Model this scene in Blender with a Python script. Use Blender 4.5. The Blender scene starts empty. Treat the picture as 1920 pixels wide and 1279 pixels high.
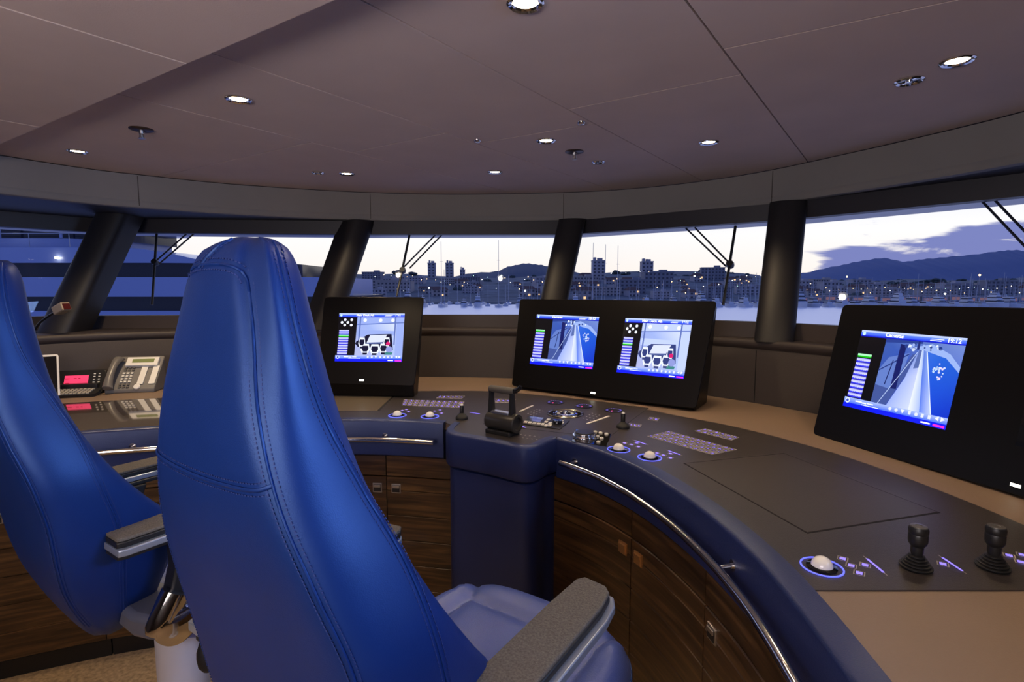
import bpy, bmesh, math, random
from mathutils import Vector, Matrix
from mathutils.geometry import tessellate_polygon
R_ = random.Random(7)
SC = bpy.context.scene
COL = SC.collection
PI = math.pi

# ------------------------------------------------------------------ camera
EYE = Vector((0, 0, 1.55))
FPX, HOR = 1000.0, 540.0
PITCH = math.atan((639.5 - HOR) / FPX)
cam = bpy.data.cameras.new('camera'); cam.sensor_width = 36; cam.lens = 36 * FPX / 1920
cam.clip_start = 0.02; cam.clip_end = 30000
camo = bpy.data.objects.new('camera', cam); COL.objects.link(camo)
camo.location = EYE; camo.rotation_euler = (PI / 2 - PITCH, 0, 0)
SC.camera = camo
SC.view_settings.view_transform = 'Standard'; SC.view_settings.look = 'None'
SC.view_settings.exposure = 0.0; SC.view_settings.gamma = 1.0
SC.view_settings.use_curve_mapping = False
SC.render.film_transparent = False
SC.cycles.max_bounces = 8; SC.cycles.transparent_max_bounces = 12
SC.cycles.sample_clamp_indirect = 4.0
SC.cycles.use_denoising = True

def ray(px, py):
    a = (px - 960) / FPX; b = (639.5 - py) / FPX
    return Vector((a, math.cos(PITCH) + b * math.sin(PITCH), b * math.cos(PITCH) - math.sin(PITCH)))
def G(px, py, z):                       # where the sight line through (px,py) meets height z
    d = ray(px, py); s = (z - EYE.z) / d.z
    return EYE + d * s
def GP(px, py, p, n):                   # ... meets the plane through p with normal n
    d = ray(px, py); s = (Vector(p) - EYE).dot(n) / d.dot(n)
    return EYE + d * s
def GY(px, py, y):
    d = ray(px, py); return EYE + d * (y / d.y)
def V2(v): return (v[0], v[1])

# ------------------------------------------------------------------ materials
MATS = {}
def nodes(m):
    m.use_nodes = True
    return m.node_tree.nodes, m.node_tree.links, m.node_tree.nodes['Principled BSDF']
def mat(name, col, rough=.5, metal=0, bump=0, bscale=200, var=0, vscale=4, coat=0, spec=.45, aniso=None, sheen=0, ior=None, tint=None):
    if name in MATS: return MATS[name]
    m = bpy.data.materials.new(name); N, L, b = nodes(m)
    b.inputs['Base Color'].default_value = (*col, 1); b.inputs['Roughness'].default_value = rough
    b.inputs['Metallic'].default_value = metal; b.inputs['Specular IOR Level'].default_value = spec
    b.inputs['Coat Weight'].default_value = coat
    if coat: b.inputs['Coat Roughness'].default_value = .04
    if tint: b.inputs['Specular Tint'].default_value = (*tint, 1)
    if sheen: b.inputs['Sheen Weight'].default_value = sheen
    tc = N.new('ShaderNodeTexCoord')
    if bump:
        n = N.new('ShaderNodeTexNoise'); n.inputs['Scale'].default_value = bscale; n.inputs['Detail'].default_value = 3
        L.new(tc.outputs['Object'], n.inputs['Vector'])
        bp = N.new('ShaderNodeBump'); bp.inputs['Strength'].default_value = bump; bp.inputs['Distance'].default_value = .002
        L.new(n.outputs['Fac'], bp.inputs['Height']); L.new(bp.outputs['Normal'], b.inputs['Normal'])
    if var:
        n = N.new('ShaderNodeTexNoise'); n.inputs['Scale'].default_value = vscale; n.inputs['Detail'].default_value = 6
        mp = N.new('ShaderNodeMapping'); L.new(tc.outputs['Object'], mp.inputs['Vector'])
        if aniso: mp.inputs['Scale'].default_value = aniso
        L.new(mp.outputs['Vector'], n.inputs['Vector'])
        cr = N.new('ShaderNodeValToRGB')
        cr.color_ramp.elements[0].position = .3; cr.color_ramp.elements[1].position = .7
        cr.color_ramp.elements[0].color = (*[c * (1 - var) for c in col], 1)
        cr.color_ramp.elements[1].color = (*[min(1, c * (1 + var)) for c in col], 1)
        L.new(n.outputs['Fac'], cr.inputs['Fac']); L.new(cr.outputs['Color'], b.inputs['Base Color'])
    MATS[name] = m; return m
def emit(name, col, s):
    if name in MATS: return MATS[name]
    m = bpy.data.materials.new(name); N, L, b = nodes(m)
    b.inputs['Base Color'].default_value = (*[c * .4 for c in col], 1)
    b.inputs['Emission Color'].default_value = (*col, 1); b.inputs['Emission Strength'].default_value = s
    MATS[name] = m; return m

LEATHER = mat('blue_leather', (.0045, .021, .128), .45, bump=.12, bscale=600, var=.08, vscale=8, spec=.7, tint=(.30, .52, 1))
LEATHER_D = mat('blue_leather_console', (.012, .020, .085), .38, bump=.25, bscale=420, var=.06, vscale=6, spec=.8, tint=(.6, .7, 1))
SEAT_LIT = mat('blue_leather_lit', (.055, .085, .30), .33, bump=.35, bscale=420, var=.08, vscale=9, spec=.8, tint=(.75, .82, 1))  # chair leather made paler, the downlight's sheen put into its colour
STITCH = mat('stitch_thread', (.012, .03, .15), .7)
STITCHL = mat('stitch_thread_light', (.06, .12, .5), .6)
CEIL = mat('ceiling_suede', (.52, .42, .39), .9, bump=.15, bscale=300, var=.05, vscale=3)
CEILB = mat('ceiling_gap', (.06, .05, .045), .9)
COVE = mat('cove_suede', (.20, .19, .185), .85, bump=.1, bscale=300, var=.04, vscale=3)
DARKTRIM = mat('window_surround_dark', (.013, .012, .018), .5, bump=.2, bscale=250)
PILLAR = mat('pillar_dark', (.010, .009, .011), .55, bump=.2, bscale=250)
WALLB = mat('wall_brown_leather', (.036, .027, .025), .6, bump=.3, bscale=250, var=.06)
TAN = mat('desk_tan_leather', (.225, .155, .11), .5, bump=.3, bscale=350, var=.05)
DARKTOP = mat('console_dark_leather', (.040, .033, .031), .38, bump=.25, bscale=400, var=.07, vscale=10)
GLOSSTOP = mat('desk_gloss', (.07, .052, .04), .06, coat=1.0, var=.05)
BLACKGAP = mat('gap_black', (.004, .004, .004), .8)
CARPET = mat('carpet', (.42, .29, .16), .95, bump=1, bscale=120, var=.35, vscale=60)
CHROME = mat('chrome', (.75, .74, .73), .08, 1)
BRUSHED = mat('brushed_metal', (.55, .55, .57), .28, 1)
BRASS = mat('brass_toned', (.72, .42, .18), .3, .9)
SILVER = mat('silver_paint', (.34, .38, .46), .3, .6)
BLACKP = mat('black_plastic', (.012, .012, .013), .38)
BLACKG = mat('black_gloss', (.006, .006, .007), .07, coat=.5)
HOUSING = mat('monitor_housing', (.0045, .004, .004), .30, spec=.25)
PAD = mat('armrest_pad', (.115, .10, .082), .8, bump=1, bscale=500, var=.35, vscale=260)
PEDES = mat('pedestal_white', (.55, .52, .55), .4)
RUBBER = mat('rubber_black', (.01, .01, .011), .55)
PHONEG = mat('phone_grey', (.16, .15, .14), .4)
WHITEP = mat('white_plastic', (.75, .73, .68), .4)
KEYW = mat('key_white', (.7, .68, .62), .4)
LCD = mat('lcd_olive', (.2, .24, .09), .25)
LENSM = emit('lamp_lens', (1, .86, .62), 14)
BLUEL = emit('backlit_blue', (.24, .18, 1), 1.5)
BLUER = emit('backlit_ring', (.12, .14, 1), 1.5)
GREYL = mat('key_outline', (.42, .38, .33), .5)
REDL = emit('backlit_red', (1, .05, .2), 2)
PINK = emit('pink_display', (1, .055, .17), .78)
PINKD = emit('pink_display_dark', (.5, .005, .03), .5)
LEDW = emit('led_white', (1, .95, .8), 5)

def wood():
    m = bpy.data.materials.new('walnut'); N, L, b = nodes(m)
    tc = N.new('ShaderNodeTexCoord'); mp = N.new('ShaderNodeMapping'); mp.inputs['Scale'].default_value = (1.6, 1.6, 26)
    n = N.new('ShaderNodeTexNoise'); n.inputs['Scale'].default_value = 2.2; n.inputs['Detail'].default_value = 9; n.inputs['Distortion'].default_value = .6
    cr = N.new('ShaderNodeValToRGB'); e = cr.color_ramp.elements
    e[0].position = .3; e[0].color = (.022, .010, .004, 1); e[1].position = .72; e[1].color = (.135, .068, .024, 1)
    x = e.new(.52); x.color = (.06, .029, .011, 1)
    L.new(tc.outputs['Object'], mp.inputs['Vector']); L.new(mp.outputs['Vector'], n.inputs['Vector'])
    L.new(n.outputs['Fac'], cr.inputs['Fac']); L.new(cr.outputs['Color'], b.inputs['Base Color'])
    b.inputs['Roughness'].default_value = .33; b.inputs['Coat Weight'].default_value = .3
    return m
WOOD = wood()

def glassmat():
    m = bpy.data.materials.new('window_glass'); N, L, b = nodes(m); N.remove(b)
    out = N['Material Output']; t = N.new('ShaderNodeBsdfTransparent'); t.inputs['Color'].default_value = (.93, .95, .97, 1)
    g = N.new('ShaderNodeBsdfGlossy'); g.inputs['Roughness'].default_value = .01; g.inputs['Color'].default_value = (.42, .45, .52, 1)
    f = N.new('ShaderNodeFresnel'); f.inputs['IOR'].default_value = 1.35
    mx = N.new('ShaderNodeMixShader'); L.new(f.outputs[0], mx.inputs[0]); L.new(t.outputs[0], mx.inputs[1]); L.new(g.outputs[0], mx.inputs[2])
    L.new(mx.outputs[0], out.inputs['Surface']); return m
GLASS = glassmat()

def screenmat(s=1.0):
    m = bpy.data.materials.new('screen_light'); N, L, b = nodes(m)
    b.inputs['Base Color'].default_value = (.01, .01, .012, 1); b.inputs['Roughness'].default_value = .15
    a = N.new('ShaderNodeVertexColor'); a.layer_name = 'Col'
    L.new(a.outputs['Color'], b.inputs['Emission Color']); b.inputs['Emission Strength'].default_value = s
    return m
SCREEN = screenmat(1.15)
TEXTW = emit('screen_text', (.85, .9, 1), 1.3)
TEXTM = emit('screen_text_magenta', (.9, .02, .6), 1.1)

# ------------------------------------------------------------------ mesh helpers
ORG = {}
class MB:
    def __init__(s): s.v = []; s.f = []; s.m = []; s.c = []
    def add(s, vs, fs, mi=0, col=None):
        o = len(s.v); s.v += [tuple(v) for v in vs]
        for f in fs: s.f.append(tuple(i + o for i in f)); s.m.append(mi); s.c.append(col)
        return s
    def box(s, c, d, rot=None, mi=0, col=None):
        x, y, z = [k / 2 for k in d]
        vs = [Vector((a * x, b * y, e * z)) for e in (-1, 1) for b in (-1, 1) for a in (-1, 1)]
        M = rot if rot else Matrix.Identity(3)
        vs = [M @ v + Vector(c) for v in vs]
        return s.add(vs, [(0, 2, 3, 1), (4, 5, 7, 6), (0, 1, 5, 4), (2, 6, 7, 3), (0, 4, 6, 2), (1, 3, 7, 5)], mi, col)
    def quad(s, p, mi=0, col=None): return s.add(p, [(0, 1, 2, 3)], mi, col)
    def rings(s, rs, closed=True, cap0=True, cap1=True, mi=0):
        n = len(rs[0]); vs = [p for r in rs for p in r]; fs = []
        for k in range(len(rs) - 1):
            for i in range(n if closed else n - 1):
                j = (i + 1) % n
                fs.append((k * n + i, k * n + j, (k + 1) * n + j, (k + 1) * n + i))
        if cap0: fs.append(tuple(range(n - 1, -1, -1)))
        if cap1: fs.append(tuple((len(rs) - 1) * n + i for i in range(n)))
        return s.add(vs, fs, mi)
    def lathe(s, prof, c=(0, 0, 0), axis=(0, 0, 1), n=28, mi=0):
        ax = Vector(axis).normalized(); q = ax.to_track_quat('Z', 'Y').to_matrix(); c = Vector(c)
        rs = [[c + q @ Vector((max(r, 1e-5) * math.cos(2 * PI * i / n), max(r, 1e-5) * math.sin(2 * PI * i / n), z)) for i in range(n)] for r, z in prof]
        return s.rings(rs, mi=mi)
    def ringlathe(s, prof, c, n=48, mi=0):
        c = Vector(c); k = len(prof)
        vs = [c + Vector((r * math.cos(2 * PI * i / n), r * math.sin(2 * PI * i / n), z)) for i in range(n) for r, z in prof]
        return s.add(vs, [(i * k + j, ((i + 1) % n) * k + j, ((i + 1) % n) * k + (j + 1) % k, i * k + (j + 1) % k) for i in range(n) for j in range(k)], mi)
    def cyl(s, p0, p1, r0, r1=None, n=20, mi=0):
        p0, p1 = Vector(p0), Vector(p1); r1 = r0 if r1 is None else r1
        return s.lathe([(r0, 0), (r1, (p1 - p0).length)], p0, p1 - p0, n, mi)
    def tube(s, path, r, n=12, mi=0, flat=None):
        P = [Vector(p) for p in path]; rs = []
        up = Vector((0, 0, 1))
        for i, p in enumerate(P):
            t = (P[min(i + 1, len(P) - 1)] - P[max(i - 1, 0)]).normalized()
            a = t.cross(up)
            if a.length < 1e-3: a = t.cross(Vector((0, 1, 0)))
            a.normalize(); b = a.cross(t)
            rr = r[i] if isinstance(r, (list, tuple)) else r
            rs.append([p + a * rr * math.cos(2 * PI * k / n) + b * rr * (flat or 1) * math.sin(2 * PI * k / n) for k in range(n)])
        return s.rings(rs, mi=mi)
    def prism(s, poly, z0, z1, mi=0, top=True, bot=True):
        n = len(poly); area = sum(poly[i][0] * poly[(i + 1) % n][1] - poly[(i + 1) % n][0] * poly[i][1] for i in range(n))
        if area < 0: poly = poly[::-1]
        vs = [(p[0], p[1], z0) for p in poly] + [(p[0], p[1], z1) for p in poly]
        fs = [(i, (i + 1) % n, n + (i + 1) % n, n + i) for i in range(n)]
        tri = tessellate_polygon([[Vector((p[0], p[1], 0)) for p in poly]])
        for t in tri:
            a, b, c = t
            cr = (poly[b][0] - poly[a][0]) * (poly[c][1] - poly[a][1]) - (poly[b][1] - poly[a][1]) * (poly[c][0] - poly[a][0])
            if cr < 0: a, b, c = a, c, b
            if top: fs.append((n + a, n + b, n + c))
            if bot: fs.append((a, c, b))
        return s.add(vs, fs, mi)
    def sweep(s, path, prof, mi=0, caps=True):
        # path: plan points; prof: closed section [(offset to the left of travel, z)]
        rs = []
        for i in range(len(path)):
            n = nrm(path, i)
            rs.append([(path[i][0] + n[0] * o, path[i][1] + n[1] * o, z) for o, z in prof])
        return s.rings(rs, cap0=caps, cap1=caps, mi=mi)
    def build(s, name, mats, parent=None, origin=None, smooth=35, bevel=0, bseg=2, subs=0, kind=None):
        me = bpy.data.meshes.new(name)
        po = ORG.get(parent.name, Vector()) if parent else Vector()
        o = Vector(origin) if origin is not None else (po.copy() if parent else Vector())
        if origin is None and not parent:
            xs = [v[0] for v in s.v]; ys = [v[1] for v in s.v]; zs = [v[2] for v in s.v]
            o = Vector(((min(xs) + max(xs)) / 2, (min(ys) + max(ys)) / 2, min(zs)))
        me.from_pydata([(v[0] - o.x, v[1] - o.y, v[2] - o.z) for v in s.v], [], s.f)
        mats = mats if isinstance(mats, (list, tuple)) else [mats]
        for m in mats: me.materials.append(m)
        me.polygons.foreach_set('material_index', s.m)
        if any(c is not None for c in s.c):
            ca = me.color_attributes.new('Col', 'FLOAT_COLOR', 'CORNER')
            for p, c in zip(me.polygons, s.c):
                c = c or (0, 0, 0)
                for li in p.loop_indices:
                    cc = c[li - p.loop_start] if isinstance(c[0], (tuple, list)) else c
                    ca.data[li].color = (*cc, 1)
        else:
            bm = bmesh.new(); bm.from_mesh(me); bmesh.ops.recalc_face_normals(bm, faces=bm.faces); bm.to_mesh(me); bm.free()
        if smooth:
            me.polygons.foreach_set('use_smooth', [True] * len(me.polygons))
            me.set_sharp_from_angle(angle=math.radians(smooth))
        me.update()
        ob = bpy.data.objects.new(name, me); COL.objects.link(ob)
        if parent: ob.parent = parent
        ob.location = o - po
        ORG[ob.name] = o
        if bevel:
            b = ob.modifiers.new('bevel', 'BEVEL'); b.width = bevel; b.segments = bseg; b.limit_method = 'ANGLE'; b.angle_limit = math.radians(40)
        if subs:
            b = ob.modifiers.new('subsurf', 'SUBSURF'); b.levels = subs; b.render_levels = subs
        if kind: ob['kind'] = kind
        return ob
def nrm(path, i):
    a = path[max(i - 1, 0)]; b = path[min(i + 1, len(path) - 1)]
    d = Vector((b[0] - a[0], b[1] - a[1])).normalized(); return (-d.y, d.x)
def offset(path, d): return [(path[i][0] + nrm(path, i)[0] * d, path[i][1] + nrm(path, i)[1] * d) for i in range(len(path))]
def smoothp(pts, n=8):
    out = []; P = [Vector(p) for p in pts]
    for i in range(len(P) - 1):
        p0 = P[max(i - 1, 0)]; p1 = P[i]; p2 = P[i + 1]; p3 = P[min(i + 2, len(P) - 1)]
        for k in range(n):
            t = k / n
            out.append(.5 * ((2 * p1) + (p2 - p0) * t + (2 * p0 - 5 * p1 + 4 * p2 - p3) * t * t + (3 * p1 - p0 - 3 * p2 + p3) * t ** 3))
    out.append(P[-1]); return [tuple(p) for p in out]
def arclen(path):
    L = [0]
    for i in range(1, len(path)): L.append(L[-1] + (Vector(path[i]) - Vector(path[i - 1])).length)
    return L
def resample(path, step):
    L = arclen(path); n = max(2, int(L[-1] / step)); out = []; j = 0
    for k in range(n + 1):
        d = L[-1] * k / n
        while j < len(L) - 2 and L[j + 1] < d: j += 1
        t = (d - L[j]) / max(L[j + 1] - L[j], 1e-9)
        out.append(tuple(Vector(path[j]).lerp(Vector(path[j + 1]), t)))
    return out
def sub(path, s0, s1):
    L = arclen(path); n = max(3, int((s1 - s0) / .04)); out = []
    for k in range(n + 1):
        d = s0 + (s1 - s0) * k / n
        j = max(0, min(len(L) - 2, next((i for i in range(len(L) - 1) if L[i + 1] >= d), len(L) - 2)))
        t = (d - L[j]) / max(L[j + 1] - L[j], 1e-9)
        out.append(tuple(Vector(path[j]).lerp(Vector(path[j + 1]), t)))
    return out
def empty(name, loc, label, cat, group=None):
    o = bpy.data.objects.new(name, None); COL.objects.link(o); o.location = loc; o.empty_display_size = .05
    ORG[o.name] = Vector(loc); return tag(o, label, cat, group)
def tag(o, label, cat, group=None, kind=None):
    o['label'] = label; o['category'] = cat
    if group: o['group'] = group
    if kind: o['kind'] = kind
    return o
def copy_tree(o, parent=None):
    c = o.copy(); COL.objects.link(c); c.parent = parent
    for ch in list(o.children): copy_tree(ch, c)
    return c
def rrect(w, h, r, n=5):
    pts = []
    for cx, cy, a0 in ((w / 2 - r, h / 2 - r, 0), (-w / 2 + r, h / 2 - r, 90), (-w / 2 + r, -h / 2 + r, 180), (w / 2 - r, -h / 2 + r, 270)):
        for k in range(n + 1):
            a = math.radians(a0 + 90 * k / n); pts.append((cx + r * math.cos(a), cy + r * math.sin(a)))
    return pts

# ship axes
AZ = math.radians(36); FWD = Vector((math.sin(AZ), math.cos(AZ), 0)); STB = Vector((math.cos(AZ), -math.sin(AZ), 0))

# ================================================================== room shell
WALLP = smoothp([(-2.95, 1.9), (-2.93, 2.5), (-2.66, 3.0), (-2.2, 3.33), (-1.3, 3.54), (-.4, 3.58), (.25, 3.46), (.8, 3.2), (1.17, 2.88), (1.46, 2.52), (1.70, 2.1), (1.86, 1.6), (1.92, 1.0), (1.94, .2), (1.94, -1.8)])
COVEP = smoothp([(-3.0, 1.0), (-2.93, 1.9), (-2.78, 2.45), (-2.605, 2.80), (-2.41, 3.1), (-2.2, 3.29), (-1.84, 3.55), (-1.33, 3.77), (-.985, 3.87), (-.385, 3.94), (.341, 3.87), (.72, 3.765), (1.025, 3.60), (1.27, 3.40), (1.46, 3.18), (1.62, 2.90), (1.806, 2.52), (1.961, 2.12), (2.06, 1.6), (2.1, 1.0), (2.12, -1.8)])
XL, YB = -3.0, -1.8
floor = MB().prism([(XL - .1, YB), (2.2, YB), (2.2, 4.2), (XL - .1, 4.2)], -.12, -.07)  .build('floor', CARPET, kind='structure')
# ceiling: upper panels with open joints, dark backing behind the joints
CZ = 2.225
def clip(poly, p, q, side, gap=.003):
    p, q = Vector(V2(p)), Vector(V2(q)); d = (q - p).normalized(); n = Vector((-d.y, d.x)) * side
    f = lambda a: (Vector(a) - p).dot(n) - gap
    out = []
    for i in range(len(poly)):
        a, b = poly[i], poly[(i + 1) % len(poly)]; fa, fb = f(a), f(b)
        if fa >= 0: out.append(a)
        if fa * fb < 0:
            t = fa / (fa - fb); out.append((a[0] + (b[0] - a[0]) * t, a[1] + (b[1] - a[1]) * t))
    return out
out0 = [V2(p) for p in COVEP[::2]] + [(2.12, YB), (XL, YB)]
Lc = [G(677, 0, CZ), G(1307, 334, CZ)], [G(1285, 0, CZ), G(1515, 304, CZ)], [G(640, 183, CZ), G(1123, 348, CZ)], [G(367, 213, CZ), G(583, 267, CZ)]
Tc = [G(1357, 92, CZ), G(1793, 0, CZ)], [G(1067, 205, CZ), G(1387, 140, CZ)], [G(907, 267, CZ), G(1107, 233, CZ)], [G(673, 283, CZ), G(833, 250, CZ)], [G(400, 308, CZ), G(583, 267, CZ)]
pan = []
right = clip(out0, *Lc[1], -1); rest = clip(out0, *Lc[1], 1)
pan += [clip(right, *Tc[0], 1), clip(right, *Tc[0], -1)]
a = clip(rest, *Lc[0], -1); rest = clip(rest, *Lc[0], 1)
pan += [clip(a, *Tc[1], 1), clip(a, *Tc[1], -1)]
a = clip(rest, *Lc[2], -1); rest = clip(rest, *Lc[2], 1)
pan += [clip(a, *Tc[2], 1), clip(a, *Tc[2], -1)]
a = clip(rest, *Lc[3], -1); rest = clip(rest, *Lc[3], 1)
pan += [clip(a, *Tc[3], 1), clip(a, *Tc[3], -1), clip(rest, *Tc[4], 1), clip(rest, *Tc[4], -1)]
mb = MB()
for p in pan:
    if len(p) > 2: mb.prism(p, CZ, CZ + .012)
mb.prism([(XL - .1, YB), (2.2, YB), (2.2, 4.3), (XL - .1, 4.3)], CZ + .013, CZ + .06, mi=1)
mb.build('ceiling', [CEIL, CEILB], kind='structure', smooth=0, bevel=.0015, bseg=1)
# lower ceiling field nearer the camera
LZ = 2.165
e0, e1 = G(0, 271, LZ), G(630, 0, LZ); de = (e1 - e0).normalized()
low = [V2(e0 - de * 1.6), V2(e1 + de * 3.2), (e1.x + 2.2, YB), (XL, YB)]
low = clip(low, (XL, 0), (XL, 1), -1, 0)
s1 = [G(0, 12, LZ), G(345, 118, LZ)]; s2 = [G(0, 225, LZ), G(72, 238, LZ)]
mb = MB(); A = clip(low, *s1, 1); B = clip(low, *s1, -1)
for p in (clip(A, *s2, 1), clip(A, *s2, -1), B):
    if len(p) > 2: mb.prism(p, LZ, LZ + .012)
mb.prism(low, LZ + .013, CZ - .001, mi=1)
mb.build('ceiling_lower', [CEIL, CEIL], kind='structure', smooth=0, bevel=.0015, bseg=1)
# cove band round the ceiling
cz0 = 2.03
cs = resample(COVEP, .06)
mb = MB().sweep(cs, [(0, CZ - .004), (0, cz0 + .045), (.002, cz0 + .042), (.002, cz0 + .038), (0, cz0 + .035), (0, cz0 + .012), (.006, cz0 + .002), (.02, cz0), (.05, cz0), (.05, CZ - .004)])
for px in (265, 697, 1050, 1436):
    k = min(range(len(cs)), key=lambda i: abs((cs[i][0] / max(cs[i][1], .01)) - (px - 960) / 1000) if cs[i][1] > 1 else 9)
    p = cs[k]; n = nrm(cs, k)
    rot = Matrix(((n[1], n[0], 0), (-n[0], n[1], 0), (0, 0, 1)))
    mb.box((p[0] + n[0] * .0, p[1] + n[1] * .0, (CZ + cz0) / 2), (.004, .003, CZ - cz0 - .02), rot, mi=1)
mb.build('trim_1', [COVE, CEILB], kind='structure', smooth=50)
# walls
ws = resample(WALLP, .07)
mb = MB().sweep(ws, [(.0, -.07), (0, 1.225), (.004, 1.232), (0, 1.238), (-.006, 1.245), (-.010, 1.262), (-.006, 1.275), (.0, 1.28), (.04, 1.28), (.04, -.07)])
for px in (1418, 1100, 560):
    k = min(range(len(ws)), key=lambda i: abs((ws[i][0] / max(ws[i][1], .01)) - (px - 960) / 1000) if ws[i][1] > 1 else 9)
    p = ws[k]; n = nrm(ws, k); rot = Matrix(((n[1], n[0], 0), (-n[0], n[1], 0), (0, 0, 1)))
    mb.box((p[0], p[1], 1.09), (.004, .004, .27), rot, mi=1)
mb.build('wall_front', [WALLB, BLACKGAP], kind='structure', smooth=45)
WB = [(-3.9, 2.6), (-3.04, 3.56), (-1.37, 3.70), (.26, 3.70), (1.41, 2.87), (2.36, 1.64), (2.48, .9), (2.5, .2)]
SILL, HEAD = 1.365, 1.935
lean = Vector((.147, .226))
WT = [(p[0] + lean.x, p[1] + lean.y) for p in WB]
# ledge on top of the dado wall, reaching out to the glass
ledge = [V2(p) for p in offset(ws, .0) if p[1] > .2 or p[0] < 0][::2]
mb = MB().prism(ledge + [(2.5, .2)] + WB[::-1][1:], 1.255, 1.279)
mb.build('trim_2', WALLB, kind='structure', smooth=0)
mb = MB().sweep(WB, [(-.01, 1.279), (-.01, SILL), (.05, SILL), (.05, 1.0), (.0, 1.0)])
mb.build('trim_3', [mat('sill_brown', (.05, .038, .034), .5)], kind='structure', smooth=0)
# dark header above the glass + soffit back to the cove
mb = MB().sweep(WT, [(-.02, HEAD), (-.02, 2.0305), (.06, 2.0305), (.06, HEAD)])
mb.prism([V2(p) for p in offset(cs, .03)][::2] + offset(WT, .35)[::-1], 2.0306, 2.04)
mb.build('trim_4', DARKTRIM, kind='structure', smooth=0)
MB().box((XL - .05, -.0, 1.08), (.06, 3.9, 2.30)).build('wall_left', WALLB, kind='structure', smooth=0)
MB().box((-.4, YB, 1.08), (5.3, .06, 2.30)).build('wall_back', WALLB, kind='structure', smooth=0)
MB().box((2.15, -.75, 1.7), (.06, 2.1, 1.1)).build('wall_right', WALLB, kind='structure', smooth=0)
# glass panes
for i in range(7):
    a, b = Vector(WB[i]), Vector(WB[i + 1]); at, bt = Vector(WT[i]), Vector(WT[i + 1])
    n = Vector((-(b - a).y, (b - a).x)).normalized() * .008
    mb = MB(); q = [(a.x, a.y, SILL), (b.x, b.y, SILL), (bt.x, bt.y, HEAD), (at.x, at.y, HEAD)]
    mb.quad(q)
    mb.build('window_%d' % (i + 1), GLASS, kind='structure', smooth=0)
def pane_plane(i, out=.05):
    a = Vector((*WB[i], SILL)); b = Vector((*WB[i + 1], SILL)); t = Vector((*WT[i], HEAD))
    n = (b - a).cross(t - a).normalized()
    if n.y < 0: n = -n
    return a + n * out, n
# pillars
for k, (px, py, w) in enumerate([(-2.80, 3.27, .20), (-1.272, 3.60, .19), (.235, 3.525, .19), (1.36, 2.755, .19), (2.16, 1.52, .19)]):
    jx, jy = WB[k + 1]
    d = Vector((jx - px, jy - py, 0)).normalized(); sd = Vector((-d.y, d.x, 0))
    if k == 0: sd = Vector((1, .05, 0)).normalized(); d = Vector((-.05, 1, 0)).normalized()
    L = Vector((.188, .295, .75))
    sec = []
    for j in range(13):
        a = PI * j / 12; sec.append(sd * (w / 2) * math.cos(a) - d * .075 * math.sin(a) ** .7)
    sec += [-sd * w * .46 + d * .16, sd * w * .46 + d * .16]
    rs = [[Vector((px, py, 1.275)) + L * t * 1.006 + p for p in sec] for t in (0, .5, 1)]
    mb = MB().rings(rs)
    if k < 1: pass
    mb.build('pillar', PILLAR, kind='structure', smooth=40)
# jambs closing the gap between pillar and glass
JAMB = mat('jamb_blue_grey', (.035, .038, .06), .4)
# outer roof brow
mb = MB().sweep(WT, [(.061, 1.955), (.40, 1.948), (.47, 2.02), (.47, 2.10), (.36, 2.10), (.34, 2.03), (.061, 2.0302)])
mb.build('roof', mat('brow_white', (.55, .56, .6), .35), kind='structure', smooth=30)
MB().prism([V2(p) for p in offset(WT, .3)] + [(2.6, -1.8), (-3.6, -1.8)], 2.30, 2.36).build('roof_top', COVE, kind='structure', smooth=0)

# ================================================================== console
DZ = .95
RL = smoothp([(-2.92, 1.35), (-2.6, 1.70), (-2.2, 1.96), (-1.813, 2.136), (-1.553, 2.222), (-1.15, 2.33), (-.767, 2.375), (-.528, 2.360), (-.305, 2.318)], 8)
RR = smoothp([(.178, 2.082), (.285, 1.965), (.365, 1.845), (.437, 1.69), (.498, 1.485), (.532, 1.29), (.545, 1.106), (.540, .967), (.530, .854), (.515, .72), (.49, .5), (.45, .25)], 8)
BX = smoothp([(-.262, 2.33), (-.279, 2.235), (-.262, 2.155), (-.20, 2.112), (-.088, 2.045), (.015, 1.972), (.06, 1.958), (.102, 1.985), (.14, 2.045), (.178, 2.082)], 8)
cons = empty('console', (0, 2.4, 0), 'curved helm console with dark leather top and blue padded edge along the windows', 'console')
# desk slab (tan) out to the wall
inn = offset(RL, .03) + offset(RR, .03)
wall_in = [V2(p) for p in offset(ws, -.012) if (p[1] > .3 and p[0] > 0) or (p[0] <= 0 and p[1] > 1.95)]
slab = [p for p in offset(RL, .03)] + [(-.25, 2.32), (-.02, 2.2), (.16, 2.12)] + [p for p in offset(RR, .03)] + wall_in[::-1]
MB().prism(slab, .915, DZ).build('desktop', TAN, cons, smooth=0)
# dark leather inlay
DK = smoothp([(-1.36, 2.965), (-.979, 3.016), (-.374, 3.065), (-.09, 3.045), (.169, 2.93), (.503, 2.745), (.777, 2.46), (.997, 2.21), (1.175, 1.876), (1.262, 1.552), (1.30, 1.25), (1.31, 1.005)], 6)
RLi = offset(RL, .042); RRi = offset(RR, .056)
BXi = offset(BX, .030)
dk = [p for p in RLi if -1.36 < p[0] < -.30] + [p for p in BXi if True][6:-4] + [p for p in RRi if p[1] > 1.005][2:] + [(.592, 1.005)] + DK[::-1]
MB().prism(dk, DZ, DZ + .003).build('control_surface', DARKTOP, cons, smooth=0)
gl = [p for p in RLi if p[0] < -1.37] + [(-1.37, 2.962), (-1.8, 2.90), (-2.3, 2.74), (-2.75, 2.45)]
MB().prism(gl, DZ, DZ + .003).build('gloss_panel', GLOSSTOP, cons, smooth=0)['label'] = 'glossy taupe lacquered panel mirroring the telephone'
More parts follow.
